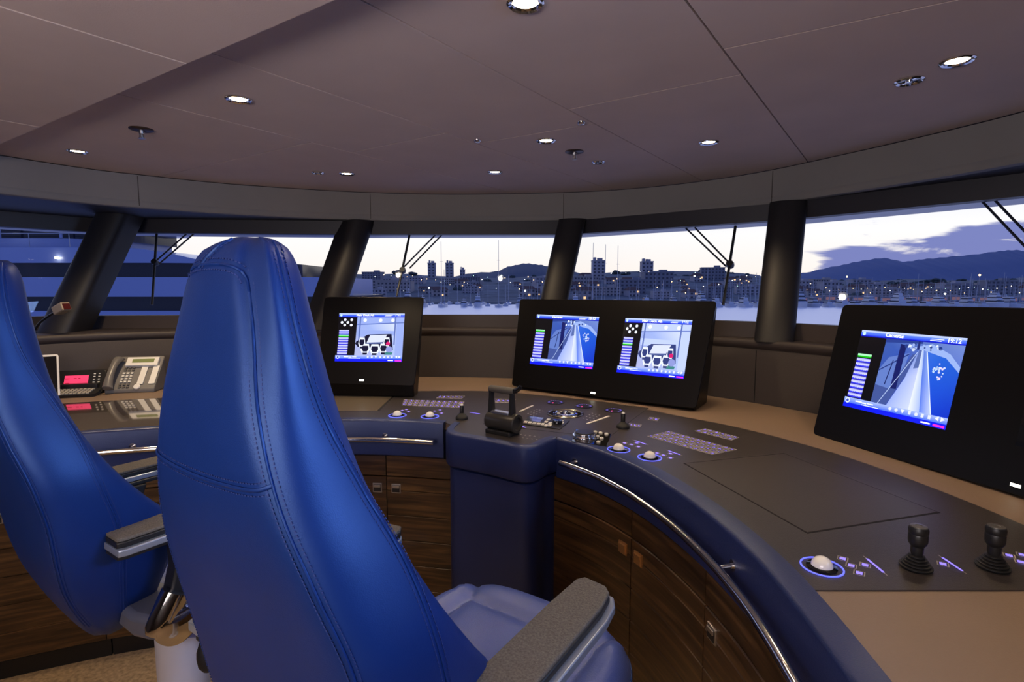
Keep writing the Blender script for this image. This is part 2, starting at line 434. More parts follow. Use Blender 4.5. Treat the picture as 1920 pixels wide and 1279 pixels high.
def rimprof(w, z1=.79):
    return [(-.003, .944), (-.001, .9505), (.004, .9545), (.008, .9555), (w, .9545), (w, .90), (.03, .90), (.03, z1), (.004, z1), (0, z1 + .005), (0, .865), (-.002, .86), (-.004, .855)]
rl = resample(RL, .04); rr = resample(RR, .04); bxp = resample(BX, .012)
MB().sweep(rl, rimprof(.045)).build('padded_edge', LEATHER_D, cons, smooth=38)
MB().sweep(rr, rimprof(.058)).build('padded_edge', LEATHER_D, cons, smooth=38)
# centre bolster with its column
bol = empty('centre_pedestal', (-.05, 2.2, 0), 'blue leather padded pedestal carrying the throttle at the middle of the console', 'pedestal')
MB().sweep(bxp, [(-.003, .942), (0, .950), (.005, .9555), (.012, .957), (.032, .9555), (.032, .93), (.04, .93), (.04, .815), (.006, .812), (.001, .815), (-.003, .822)]).build('bolster', LEATHER_D, bol, smooth=50)
colm = [(-.245, 2.44)] + [p for p in offset(BX, .014)] + [(.20, 2.15)]
MB().sweep(resample(colm, .012), [(0, -.07), (0, .800), (.004, .803), (.03, .803), (.03, -.07)]).build('column', LEATHER_D, bol, smooth=50)
MB().prism([V2(p) for p in offset(BX, .04)] + [(.16, 2.2), (-.23, 2.4)], .90, .93).build('inner_core', BLACKP, bol, smooth=0)
# wooden cabinets under the desk
def cabinet(path, s0, s1, label, handle=None, hl='steel square flush handle'):
    seg = sub(path, s0 + .002, s1 - .002); mid = seg[len(seg) // 2]
    t = empty('cabinet', (mid[0], mid[1], 0), label, 'cabinet', 'walnut cabinets under the console')
    MB().sweep(seg, [(.03, .03), (.03, .79), (.30, .79), (.30, .03)]).build('carcass', WOOD, t, smooth=40)
    MB().sweep(seg, [(.06, -.07), (.06, .03), (.28, .03), (.28, -.07)]).build('plinth', BLACKP, t, smooth=40)
    def front(z0, z1, name):
        prof = [(.03, z0), (.012, z0), (.008, z0 + .003)]
        z = z0
        while z + .118 < z1 - .02:
            z += .118; prof += [(.008, z - .003), (.0125, z), (.008, z + .003)]
        prof += [(.008, z1 - .003), (.012, z1), (.03, z1)]
        return MB().sweep(seg, prof).build(name, WOOD, t, smooth=30)
    front(.692, .788, 'drawer_front')
    d = front(.034, .687, 'door')
    if handle:
        hs = [handle] if not isinstance(handle, (list, tuple)) else handle
        for hh in hs:
            k = min(len(seg) - 2, max(1, int(len(seg) * hh))); p = seg[k]; n = nrm(seg, k)
            rot = Matrix(((n[1], n[0], 0), (-n[0], n[1], 0), (0, 0, 1)))
            c = Vector((p[0], p[1], .635)) + Vector((n[0], n[1], 0)) * .006
            m = MB().box(c, (.044, .006, .044), rot).box(c - Vector((n[0], n[1], 0)) * .0035, (.034, .003, .034), rot, 1)
            m.box(c - Vector((n[0], n[1], 0)) * .006 + Vector((0, 0, .010)), (.032, .006, .012), rot)
            h = m.build('handle', [BRASS if 'brass' in hl else BRUSHED, BLACKP if 'brass' not in hl else BRASS], d, smooth=0, bevel=.001)
            h['label'] = hl
LL = arclen(RL); total = LL[-1]
def s_at_x(path, x):
    L = arclen(path)
    for i in range(len(path) - 1):
        if (path[i][0] - x) * (path[i + 1][0] - x) <= 0: return L[i] + (L[i + 1] - L[i]) * (x - path[i][0]) / (path[i + 1][0] - path[i][0] + 1e-9)
def s_at_px(path, px):
    L = arclen(path)
    for i in range(len(path) - 1):
        a = 960 + 1000 * path[i][0] / path[i][1]; b = 960 + 1000 * path[i + 1][0] / path[i + 1][1]
        if (a - px) * (b - px) <= 0: return L[i] + (L[i + 1] - L[i]) * (px - a) / (b - a + 1e-9)
sA = s_at_px(RL, 716)
RLX = RL + [(-.268, 2.312)]
RRX = [(.160, 2.10)] + RR
cabinet(RLX, sA, arclen(RLX)[-1] - .002, 'walnut cabinet directly left of the blue pedestal with one flush steel handle', .20)
cabinet(RL, sA - .58, sA, 'walnut cabinet behind the blue seat back, second left of the pedestal', .94)
cabinet(RL, sA - 1.2, sA - .58, 'walnut cabinet seen low between the two blue chairs', .5)
cabinet(RL, sA - 1.85, sA - 1.2, 'walnut cabinet at the bottom left corner behind the left chair', .5)
s1, s2 = s_at_px(RR, 1190), s_at_px(RR, 1337)
cabinet(RRX, .004, s1 + (Vector(RRX[0]) - Vector(RRX[1])).length, 'walnut cabinet directly right of the blue pedestal with handle at its right edge', .92, 'brass-toned square flush handle')
cabinet(RR, s1, s2, 'walnut cabinet second right of the pedestal with handle at its left edge', .13, 'brass-toned square flush handle')
cabinet(RR, s2, s2 + .55, 'walnut cabinet nearest the bottom right with dark recessed handle', .09)
# grab rails
def rail(path, posts, label, z=.876, off=-.045):
    p = offset(path, off); rp = resample(p, .03); rp3 = [(a[0], a[1], z) for a in rp]
    mid = rp3[len(rp3) // 2]
    t = empty('grab_rail', mid, label, 'rail', 'chrome grab rails on the console edge')
    MB().tube(rp3, .0115, 14).build('bar', CHROME, t, smooth=60)
    L = arclen(path)
    for s in posts:
        k = min(range(len(L)), key=lambda i: abs(L[i] - s)); q = path[k]; n = nrm(path, k)
        a = Vector((q[0], q[1], z + .006)); b = Vector((q[0] + n[0] * off, q[1] + n[1] * off, z))
        MB().cyl(a, b, .006).cyl(a, a - Vector((n[0], n[1], 0)) * .006, .014).build('bracket', CHROME, t, smooth=40)
rail(sub(RR, .06, arclen(RR)[-1] - .1), [.04, .90, 1.45], 'chrome grab rail curving along the blue edge right of the pedestal')
rail(sub(RL, .3, total - .03), [.5, 1.3, 2.35], 'chrome grab rail along the blue edge left of the pedestal')

# hatch lids let into the dark top
def seam_quad(name, pts, mat_, z0, w=.004, label=None, groove=BLACKGAP, rest=(0, 1, 2, 3)):
    P = [Vector(p) for p in pts]; c = sum(P, Vector()) / len(P)
    ins = [p + (c - p).normalized() * w * 1.5 for p in P]
    m = MB().prism([V2(p) for p in ins], z0 - .0005, z0 + .0012, 0)
    m.prism([V2(p) for p in P], z0 - .001, z0 + .0003, 1)
    o = m.build(name, [mat_, groove], cons, smooth=0)
    if label: o['label'] = label
    return o
TZ = DZ + .003
HATCH = mat('hatch_leather', (.046, .038, .034), .42, bump=.2, bscale=400)
seam_quad('hatch_lid', [G(1281, 869, TZ), G(1470, 850, TZ), G(1764, 962, TZ), G(1514, 1001, TZ)], HATCH, TZ, .005, 'flat chart table lid outlined by a dark joint')
seam_quad('hatch_lid', [G(430, 772, TZ), G(470, 742, TZ), G(742, 741, TZ), G(711, 771, TZ)], mat('hatch_brown_lit', (.13, .105, .075), .30, bump=.15, bscale=400), TZ, .009, 'flat lid in the desk left of the keypads')  # lid brown raised to carry the lamp glow on it
seam_quad('instrument_panel', [G(905, 795, TZ), G(1003, 741, TZ), G(1216, 765, TZ), G(1140, 822, TZ)], DARKTOP, TZ, .002, 'panel section holding the gauges and compass dial', mat('joint_grey', (.02, .018, .016), .6))

# ------------------------------------------------------------------ controls on the console
KZ = TZ + .0012
def keygrid(corn, nx, ny, label, stagger=0, skip=(), frame=True, fill=.62, mats=(GREYL, BLUEL)):
    # corn: near-left, far-left, far-right, near-right corners on the desk
    A, B, C, D = [Vector(c) for c in corn]
    o = (A + C) / 2; o.z = KZ
    t = empty('keypad', o, label, 'keypad')
    fm = MB(); sm = MB(); single = nx * ny <= 6
    def P(u, v):
        return (A * (1 - v) + B * v) * (1 - u) + (D * (1 - v) + C * v) * u
    for j in range(ny):
        for i in range(nx):
            if (i, j) in skip: continue
            u0 = (i + .5) / nx; v0 = (j + .5) / ny; hu = .5 / nx; hv = .5 / ny
            def Q(a, b, z): 
                p = P(u0 + a * hu, v0 + b * hv); return (p.x, p.y, z)
            f1, f2 = .80, .62
            if frame:
                out = [Q(a * f1, b * f1, KZ + .0006) for a, b in ((-1, -1), (1, -1), (1, 1), (-1, 1))]
                inn_ = [Q(a * f2, b * f2, KZ + .0006) for a, b in ((-1, -1), (1, -1), (1, 1), (-1, 1))]
                fm.add(out + inn_, [(0, 1, 5, 4), (1, 2, 6, 5), (2, 3, 7, 6), (3, 0, 4, 7)])
                base = [Q(a * f1, b * f1, KZ - .0012) for a, b in ((-1, -1), (1, -1), (1, 1), (-1, 1))]
                fm.add(base + out, [(0, 1, 5, 4), (1, 2, 6, 5), (2, 3, 7, 6), (3, 0, 4, 7)])
            r = R_.random(); s = .38
            if r < .4: shp = [((-s, -s * .3), (s, -s * .3), (s, s * .4), (-s, s * .4))]
            elif r < .7: shp = [((-s, -s), (-s * .2, -s), (-s * .2, s), (-s, s)), ((s * .1, -s * .4), (s, -s * .4), (s, s * .5), (s * .1, s * .5))]
            else: shp = [((-s, -s), (s, -s), (s * .3, s), (-s * .3, s))]
            for q in shp: (fm if single else sm).quad([Q(a, b, KZ + .0007) for a, b in q], 1 if single else 0)
            if single: fm.build('key', [mats[0], mats[1]], t, smooth=0); fm = MB()
    if fm.v: fm.build('key_frames', mats[0], t, smooth=0)
    if sm.v: sm.build('key_symbols', mats[1], t, smooth=0)
    return t
def gq(*p): return [G(a, b, KZ) for a, b in p]
def litbar(p0, p1, w, label, ends=True):
    a, b = G(*p0, KZ), G(*p1, KZ); d = (b - a).normalized(); n = Vector((-d.y, d.x, 0)) * w / 2; L = (b - a).length
    t = empty('brightness_strip', (a + b) / 2, label, 'light strip')
    def qd(s, e, k=1):
        return [a + d * L * s - n * k + Vector((0, 0, .0006)), a + d * L * e - n * k + Vector((0, 0, .0006)), a + d * L * e + n * k + Vector((0, 0, .0006)), a + d * L * s + n * k + Vector((0, 0, .0006))]
    MB().quad(qd(0, 1, .45)).build('strip_track', GREYL, t, smooth=0)
    MB().quad([p + Vector((0, 0, .0003)) for p in qd(.15, .85, 1)]).build('lit_bar', BLUEL, t, smooth=0)
keygrid(gq((1211, 818), (1255, 808), (1384, 843), (1335, 853)), 13, 4, 'large grid of blue backlit keys right of the pedestal')
keygrid(gq((1300, 808), (1322, 803), (1388, 820), (1372, 826)), 6, 2, 'small two-row keypad beyond the large key grid')
keygrid(gq((752, 760), (757, 749), (872, 753), (864, 765)), 11, 3, 'wide grid of backlit keys left of the throttle')
keygrid(gq((817, 747), (824, 741), (873, 742), (866, 748)), 6, 1, 'single row of backlit keys beyond the left key grid')
keygrid(gq((917, 755), (926, 747), (969, 748), (962, 756)), 5, 1, 'row of lit keys glimpsed through the throttle handle')
keygrid(gq((1213, 787), (1218, 781), (1238, 784), (1233, 790)), 2, 1, 'pair of lit keys behind the small right joystick')
keygrid(gq((1182, 799), (1178, 793), (1204, 796), (1199, 802)), 3, 1, 'three lit keys beside the small right joystick')
# trackballs
BALL = mat('trackball_white', (.85, .83, .78), .18, coat=.6)
def trackball(px, py, label, near=False):
    c = G(px, py, KZ); 
    t = empty('trackball', c, label, 'trackball', 'trackballs in the console top')
    r = .042
    prof = [(r, -.0005), (r, .0012), (r - .0024, .0016), (r - .0024, -.0005)]
    MB().ringlathe([(r - .003, -.0005), (r - .003, .0014), (r, .0014), (r, -.0005)], c, n=56).build('lit_ring', BLUER, t, smooth=0)
    MB().lathe([(.030, -.0005), (.030, .002), (.022, .004), (.018, .001)], c, n=40).build('socket', BLACKG, t, smooth=40)
    MB().lathe([(.0215 * math.cos(a), .0215 * math.sin(a) + .002) for a in [0, .25, .5, .75, 1.0, 1.25, 1.45, 1.57]], c, n=32).build('ball', BALL, t, smooth=60)
trackball(1160, 843, 'trackball with blue ring just right of the chrome rotary dial')
trackball(1218, 858, 'trackball with blue ring between the large key grid and the chart table lid')
trackball(1541, 1063, 'large near trackball with blue ring by the tan desk')
trackball(745, 779, 'trackball on the desk left of the pedestal, the left of a pair')
trackball(806, 781, 'trackball on the desk left of the pedestal, the right of a pair')
def tbkeys(pts, sc, label):
    # small scattered keys next to a trackball
    c0 = G(*pts[0], KZ); t = empty('keypad', c0, label, 'keypad')
    for p in pts:
        c = G(*p, KZ); f = MB(); s = MB()
        for rr, m, z in ((sc, f, .0006), (sc * .55, s, .0009)):
            q = [c + STB * (a * rr) + FWD * (b * rr) + Vector((0, 0, z)) for a, b in ((-1, -1), (1, -1), (1, 1), (-1, 1))]
            if m is f:
                q2 = [c + STB * (a * rr * .8) + FWD * (b * rr * .8) + Vector((0, 0, z)) for a, b in ((-1, -1), (1, -1), (1, 1), (-1, 1))]
                m.add(q + q2, [(0, 1, 5, 4), (1, 2, 6, 5), (2, 3, 7, 6), (3, 0, 4, 7)])
            else: f.quad(q, 1)
        f.build('key', [GREYL, BLUEL], t, smooth=0)
tbkeys([(1580, 1048), (1596, 1061), (1622, 1060), (1611, 1075)], .0105, 'four lit square keys beside the near trackball')
tbkeys([(1768, 1058)], .0105, 'single lit square key between the two large joysticks')
tbkeys([(1892, 1042), (1917, 1041), (1914, 1054)], .0105, 'lit square keys at the right picture edge beside a joystick')
tbkeys([(1171, 831), (1184, 834), (1194, 831), (1197, 838)], .0095, 'four lit keys beside the trackball nearest the chrome dial')
tbkeys([(1232, 850), (1244, 854), (1257, 851), (1257, 859)], .0095, 'four lit keys beside the trackball nearest the chart lid')
tbkeys([(754, 770), (762, 768), (766, 772)], .010, 'lit keys behind the left trackball of the far pair')
tbkeys([(815, 771), (825, 769), (828, 775)], .010, 'lit keys behind the right trackball of the far pair')
litbar((1619, 1043), (1664, 1080), .0052, 'blue light strip left of the near joystick')
litbar((1759, 1041), (1813, 1077), .0052, 'blue light strip between the two large joysticks')
litbar((1186, 825), (1216, 835), .006, 'blue light strip behind the trackball nearest the chrome dial')
litbar((1249, 844), (1280, 855), .006, 'blue light strip behind the trackball nearest the chart lid')
litbar((877, 773), (904, 777), .006, 'blue light strip right of the small left joystick')
# joysticks
def joystick(px, py, label, s=1.0, small=False):
    c = G(px, py, KZ); t = empty('joystick', c, label, 'joystick', 'small joysticks' if small else 'large joysticks')
    if small:
        MB().lathe([(.028, -.0005), (.029, .006), (.026, .012), (.020, .017), (.013, .024), (.010, .027)], c).build('boot', RUBBER, t, smooth=40)
        MB().lathe([(.009, .024), (.010, .030), (.010, .058), (.008, .062)], c).build('stick', BLACKP, t, smooth=40)
        MB().lathe([(.0075, .061), (.007, .066), (.003, .069), (.0002, .0695)], c).build('tip', WHITEP, t, smooth=60)
        return
    pr = [(.029, -.0005)]
    for k in range(5):
        r = .0305 - k * .0038; z = .004 + k * .0055
        pr += [(r - .006, z - .0026), (r, z - .0008), (r, z + .0012), (r - .006, z + .0028)]
    pr += [(.011, .031)]
    MB().lathe(pr, c).build('bellows', RUBBER, t, smooth=60)
    MB().lathe([(.010, .028), (.012, .036), (.012, .048), (.0165, .054), (.018, .060), (.018, .074), (.0172, .076), (.018, .078), (.0185, .086), (.0165, .091)], c).build('grip', BLACKP, t, smooth=35)
    MB().lathe([(.016, .0885), (.015, .0925), (.007, .0935), (.0055, .092), (.0002, .092)], c).build('cap', mat('joystick_cap', (.09, .085, .08), .3), t, smooth=35)
joystick(1717, 1064, 'large black joystick left of its twin, beside the blue light strips')
joystick(1861, 1064, 'large black joystick nearest the right picture edge')
joystick(866, 785, 'small joystick left of the throttle', small=True)
joystick(1168, 802, 'small joystick between the compass dial and large key grid', small=True)
# throttle lever
tc = G(942, 812, KZ); ta = STB.copy()
th = empty('throttle_lever', tc, 'black throttle lever with drum base and hooped handle on the pedestal', 'throttle')
rotS = Matrix((ta, Vector((FWD.x, FWD.y, 0)), Vector((0, 0, 1)))).transposed()
MB().box(tc + Vector((0, 0, .008)), (.125, .075, .018), rotS).build('base', BLACKP, th, smooth=0, bevel=.004)
dc = tc + Vector((0, 0, .050))
MB().lathe([(.030, -.072), (.035, -.069), (.038, -.064), (.038, .060), (.040, .061), (.040, .074), (.037, .078), (.027, .078), (.025, .070), (.0002, .070)], dc, ta, 40).build('drum', mat('throttle_satin', (.03, .028, .026), .3), th, smooth=35)
MB().box(dc + FWD * -.004 + Vector((0, 0, .036)) - ta * .002, (.09, .030, .012), rotS).build('scale_plate', BRUSHED, th, smooth=0, bevel=.003)
h0 = dc - ta * .056; h1 = dc + ta * .050; top = .142
def post(p, name='post'):
    rs = []
    for z, w, d_ in ((.02, .022, .012), (.05, .016, .010), (.09, .013, .009), (top - .02, .011, .008), (top, .012, .009)):
        rs.append([p + Vector((0, 0, z - .01)) + Vector((FWD.x, FWD.y, 0)) * (a * w) + ta * (b * d_) for a, b in ((-1, -.7), (-.6, -1), (.6, -1), (1, -.7), (1, .7), (.6, 1), (-.6, 1), (-1, .7))])
    MB().rings(rs).build(name, BLACKP, th, smooth=50)
post(h0); post(h1)
gz = Vector((0, 0, top - .012))
gm = MB().lathe([(.004, -.012), (.013, -.008), (.0145, 0), (.0145, .106), (.013, .114), (.004, .118)], h0 + gz, ta, 24)
gm.build('grip', mat('throttle_grip', (.07, .065, .06), .4), th, smooth=50)
MB().tube([h1 + gz, h1 + gz + ta * .02 + Vector((0, 0, .004)), h1 + gz + ta * .034 + Vector((0, 0, .014)), h1 + gz + ta * .042 + Vector((0, 0, .026))], [.010, .010, .009, .007], 12).build('trigger', BLACKG, th, smooth=60)
# gauges, compass dial
GDK = mat('gauge_glass', (.01, .012, .03), .1, coat=.6)
def gauge(px, py, label):
    c = G(px, py, KZ); t = empty('gauge', c, label, 'gauge', 'round gauges behind the compass dial')
    MB().lathe([(.046, -.0005), (.046, .0035), (.043, .0045), (.0415, .0025)], c, n=40).build('bezel', BLACKP, t, smooth=40)
    MB().lathe([(.042, .000), (.042, .0022), (.0002, .0022)], c, n=40).build('face', GDK, t, smooth=30)
    m = MB()
    for k in range(18):
        a = k / 18 * 2 * PI; d = Vector((math.cos(a), math.sin(a), 0)); n = Vector((-d.y, d.x, 0)) * .0014
        if 4.3 < a < 5.1: continue
        m.quad([c + d * .030 - n + Vector((0, 0, .0027)), c + d * .038 - n + Vector((0, 0, .0027)), c + d * .038 + n + Vector((0, 0, .0027)), c + d * .030 + n + Vector((0, 0, .0027))])
    m.build('lit_scale', BLUEL, t, smooth=0)
    MB().lathe([(.005, .0022), (.005, .0032), (.0002, .0034)], c - FWD * .022, n=12).build('red_lamp', REDL, t, smooth=0)
gauge(1041, 755, 'round blue-lit gauge, the left of three behind the compass dial')
gauge(1095, 762, 'round blue-lit gauge, the middle of three behind the compass dial')
gauge(1151, 770, 'round blue-lit gauge, the right of three behind the compass dial')
c = G(1060, 776, KZ); t = empty('compass_dial', c, 'large round chrome-rimmed compass dial sunk in the instrument panel', 'dial')
MB().lathe([(.088, -.0005), (.088, .003), (.084, .006), (.079, .004), (.074, -.0003)], c, n=56).build('bezel', mat('dial_bezel', (.2, .19, .18), .25, .9), t, smooth=40)
MB().lathe([(.075, 0), (.075, .002), (.0002, .002)], c, n=56).build('face', BLACKG, t, smooth=30)
MB().lathe([(.060, .0015), (.058, .007), (.052, .008), (.048, .003)], c, n=48).build('inner_ring', CHROME, t, smooth=40)
m = MB()
for k in range(16):
    a = k / 16 * 2 * PI + .1; d = Vector((math.cos(a), math.sin(a), 0)); n = Vector((-d.y, d.x, 0)) * .002
    m.box(c + d * .034 + Vector((0, 0, .003)), (.013, .005, .002), Matrix.Rotation(a, 3, 'Z'))
m.build('markings', KEYW, t, smooth=0)
MB().lathe([(.010, .002), (.010, .012), (.008, .015), (.0002, .016)], c, n=20).build('hub', CHROME, t, smooth=40)
# side strips of switches flanking the dial
def switches(p0, p1, q0, q1, nx, ny, label):
    t = keygrid(gq(p0, q0, q1, p1), nx, ny, label, frame=False, mats=(GREYL, KEYW)); return t
switches((985, 776), (1000, 782), (1007, 766), (1023, 770), 3, 4, 'small white indicator keys left of the compass dial')
switches((1088, 785), (1108, 792), (1110, 773), (1130, 778), 3, 4, 'small white indicator keys right of the compass dial')
def whitebar(p0, p1, w, label):
    a, b = G(*p0, KZ), G(*p1, KZ); d = (b - a).normalized(); c = (a + b) / 2
    o = MB().box(c + Vector((0, 0, .0015)), ((b - a).length, w, .003), Matrix.Rotation(math.atan2(d.y, d.x), 3, 'Z')).build('label_strip', WHITEP, smooth=0, bevel=.001)
    tag(o, label, 'label strip')
whitebar((975, 772), (999, 761), .012, 'white label strip left of the compass dial')
whitebar((1101, 795), (1142, 781), .012, 'white label strip right of the compass dial')
# autopilot control unit
P4 = gq((978, 796), (990, 781), (1068, 790), (1050, 806))
t = empty('autopilot_unit', sum(P4, Vector()) / 4, 'flat autopilot control unit with grey display and push keys beside the throttle', 'control unit')
MB().prism([V2(p) for p in P4], KZ - .001, KZ + .004).build('housing', BLACKP, t, smooth=0, bevel=.001)
def lerpq(Q, u, v): return (Q[0] * (1 - u) + Q[3] * u) * (1 - v) + (Q[1] * (1 - u) + Q[2] * u) * v
q = [lerpq(P4, *uv) for uv in ((.03, .42), (.03, .95), (.40, .95), (.40, .42))]
MB().prism([V2(p) for p in q], KZ + .003, KZ + .0046).build('display', mat('display_grey', (.06, .07, .11), .12, coat=.5), t, smooth=0)
m = MB()
for k in range(4):
    for (v0, v1) in ((.12, .28),):
        u = .03 + k * .115; m.prism([V2(lerpq(P4, *uv)) for uv in ((u, v0), (u, v1), (u + .08, v1), (u + .08, v0))], KZ + .003, KZ + .007)
for (u, v) in ((.48, .12), (.58, .05), (.66, .12), (.50, .42), (.62, .32), (.5, .72), (.82, .7), (.87, .5)):
    m.prism([V2(lerpq(P4, *uv)) for uv in ((u, v), (u, v + .17), (u + .07, v + .17), (u + .07, v))], KZ + .003, KZ + .007)
m.build('push_keys', KEYW, t, smooth=0)
k0 = G(1045, 796, KZ)
MB().lathe([(.022, .003), (.022, .016), (.019, .020), (.0002, .021)], k0, n=28).build('rotary_knob', BLACKG, t, smooth=40)
# chrome rotary dial unit
P5 = gq((1072, 829), (1080, 806), (1146, 815), (1138, 838))
t = empty('rotary_control', sum(P5, Vector()) / 4, 'chrome-rimmed rotary dial unit at the front edge of the console right of the throttle', 'control unit')
MB().prism([V2(p) for p in P5], KZ - .001, KZ + .003).build('plate', BLACKG, t, smooth=0, bevel=.001)
k1 = G(1096, 820, KZ)
MB().lathe([(.050, .002), (.050, .006), (.047, .011), (.041, .011), (.041, .004)], k1, n=48).build('rim', CHROME, t, smooth=40)
MB().lathe([(.040, .003), (.040, .018), (.036, .023), (.0002, .023)], k1, n=40).build('knob', BLACKP, t, smooth=40)
MB().lathe([(.041, .010), (.042, .016), (.0405, .019)], k1, n=40).build('knob_ring', CHROME, t, smooth=40)
m = MB()
for p in ((1116, 812), (1126, 814), (1137, 816), (1120, 820), (1128, 824), (1122, 831)):
    cc = G(*p, KZ); MB().lathe([(.008, .002), (.008, .007), (.006, .009), (.0002, .009)], cc, n=12).build('push_button', KEYW, t, smooth=40)
keygrid(gq((965, 822), (975, 812), (1018, 818), (1008, 828)), 5, 2, 'small grey and blue keys in front of the autopilot unit', frame=False, mats=(GREYL, GREYL))
litbar((973, 797), (987, 803), .007, 'short blue light strip beside the throttle drum')

# ================================================================== monitors
def mat3(x, y, z): return Matrix((x, y, z)).transposed()
def text(body, size, origin, S, U, N, m, parent, name='lettering', align='LEFT'):
    cu = bpy.data.curves.new(name, 'FONT'); cu.body = body; cu.size = size; cu.extrude = .0001; cu.align_x = align; cu.offset = .0004
    cu.materials.append(m)
    o = bpy.data.objects.new(name, cu); COL.objects.link(o); o.parent = parent
    bpy.context.view_layer.update()
    me = bpy.data.meshes.new_from_object(o); bpy.data.objects.remove(o)
    o = bpy.data.objects.new(name, me); COL.objects.link(o); o.parent = parent
    M = mat3(S, U, N).to_4x4(); M.translation = Vector(origin) - ORG.get(parent.name, Vector())
    o.matrix_local = M; return o
def c8(r, g, b): return tuple((k / 255) ** 2.2 for k in (r, g, b))
def screen_ui(Q, N, kind, parent, label):
    # Q: TL,TR,BR,BL on the monitor plane
    TL, TR, BR, BL = Q
    S = (TR - TL).normalized(); U = (TL - BL).normalized(); W = (TR - TL).length; H = (TL - BL).length
    def P(x, y, k=0): return (BL * (1 - x) + BR * x) * (1 - y) + (TL * (1 - x) + TR * x) * y + N * (.0004 + .0003 * k)
    m = MB()
    def rect(x0, y0, x1, y1, col, k=1, col2=None):
        cc = [col, col, col2, col2] if col2 else col
        m.add([P(x0, y0, k), P(x1, y0, k), P(x1, y1, k), P(x0, y1, k)], [(0, 1, 2, 3)], 0, cc)
    def poly(pts, col, k=2, cols=None):
        n = len(pts); tri = tessellate_polygon([[Vector((a, b, 0)) for a, b in pts]])
        vs = [P(a, b, k) for a, b in pts]; fs = []
        for a, b, c in tri:
            cr = (pts[b][0] - pts[a][0]) * (pts[c][1] - pts[a][1]) - (pts[b][1] - pts[a][1]) * (pts[c][0] - pts[a][0])
            fs.append((a, b, c) if cr > 0 else (a, c, b))
        for f in fs: m.add([vs[i] for i in f], [(0, 1, 2)], 0, [cols[i] for i in f] if cols else col)
    def line(a, b, w, col, k=4, w2=None):
        a, b = Vector(a), Vector(b); d = (b - a).normalized(); n = Vector((-d.y * 1.0, d.x)) * w / 2; n2 = n * ((w2 or w) / w)
        poly([tuple(a - n), tuple(b - n2), tuple(b + n2), tuple(a + n)], col, k)
    def disc(x, y, r, col, k=5, n=14, e=1.33):
        poly([(x + r * math.cos(t * 2 * PI / n), y + r * e * math.sin(t * 2 * PI / n)) for t in range(n)], col, k)
    rect(0, 0, 1, 1, c8(4, 4, 14), 0)
    bright = kind != 'deck'
    rect(0, .93, 1, .985, c8(30, 60, 235), 1, c8(110, 150, 255)); rect(0, .975, 1, 1, c8(190, 205, 255), 1)
    rect(0, .918, 1, .93, c8(10, 20, 190), 1)
    rect(0, .055, 1, .125, c8(70, 110, 250), 1, c8(165, 185, 255)); rect(0, 0, 1, .055, c8(14, 30, 235), 1)
    disc(.035, .955, .018, c8(200, 240, 255), 3); disc(.04, .085, .026, c8(220, 230, 255), 3); disc(.04, .085, .014, c8(60, 80, 200), 4)
    nb = 10; y0 = .135
    if kind == 'deck': ytop, gi = .70, 0
    else: ytop, gi = .655, 2
    hh = (ytop - y0) / nb
    for i in range(nb):
        y = ytop - (i + 1) * hh
        x0 = .025; x1 = .175
        if i == gi:
            rect(x0, y + hh * .15, x1, y + hh * .5, c8(30, 190, 30), 3); rect(x0, y + hh * .5, x1, y + hh * .95, c8(170, 245, 190), 3)
        else:
            rect(x0, y, x1, y + hh * .42, c8(30, 30, 225), 3, c8(90, 90, 240)); rect(x0, y + hh * .42, x1, y + hh * .92, c8(225, 225, 255), 3, c8(150, 150, 250))
            for j in range(6): rect(x0 + .02 + j * .02, y + hh * .3, x0 + .03 + j * .02 + .004 * R_.random(), y + hh * .5, c8(200, 205, 255), 4)
    X0 = .285; Y0 = .125; Y1 = .918; sx = 1 - X0; sy = Y1 - Y0
    T = lambda pts: [(X0 + a * sx, Y0 + b * sy) for a, b in pts]
    if kind == 'deck':
        poly(T([(0, 0), (1, 0), (1, 1), (0, 1)]), None, 2, [c8(50, 75, 170), c8(18, 60, 200), c8(110, 135, 205), c8(60, 90, 170)])
        poly(T([(.58, .0), (1, 0), (1, .62), (.80, .82), (.52, .90)]), None, 3, [c8(25, 70, 215), c8(12, 50, 195), c8(30, 85, 205), c8(35, 95, 210), c8(60, 110, 220)])
        poly(T([(.38, .90), (.62, .98), (.86, .86), (1, .70), (1, .62), (.82, .80), (.6, .86)]), c8(150, 175, 235), 4)
        poly(T([(.12, .0), (.22, .0), (.36, .34), (.46, .82), (.40, .80), (.2, .25), (0, .28), (0, 0)]), c8(66, 84, 150), 3)
        poly(T([(0, .28), (.2, .25), (.34, .62), (.36, .82), (.1, .72), (0, .52)]), c8(96, 122, 196), 3)
        line(T([(.13, .30)])[0], T([(.17, .68)])[0], .010, c8(24, 34, 92), 5)
        line(T([(0, .50)])[0], T([(.36, .80)])[0], .012, c8(36, 52, 120), 5)
        poly(T([(.22, .26), (.30, .26), (.30, .92), (.22, .94)]), c8(20, 30, 96), 6)
        poly(T([(0, .94), (.5, .97), (.5, 1), (0, 1)]), c8(40, 62, 140), 6)
        poly(T([(.22, .0), (.52, .0), (.52, .50), (.505, .88), (.47, .88), (.38, .46)]), None, 5, [c8(150, 170, 240), c8(205, 215, 250), c8(190, 200, 245), c8(120, 145, 215), c8(110, 135, 210), c8(160, 178, 240)])
        poly(T([(.455, .60), (.52, .62), (.51, .88), (.475, .88)]), c8(84, 104, 168), 6)
        poly(T([(.52, 0), (.66, 0), (.60, .40), (.535, .88), (.505, .88), (.52, .5)]), None, 5, [c8(235, 240, 255), c8(165, 185, 245), c8(175, 195, 245), c8(150, 175, 235), c8(200, 215, 250), c8(225, 232, 255)])
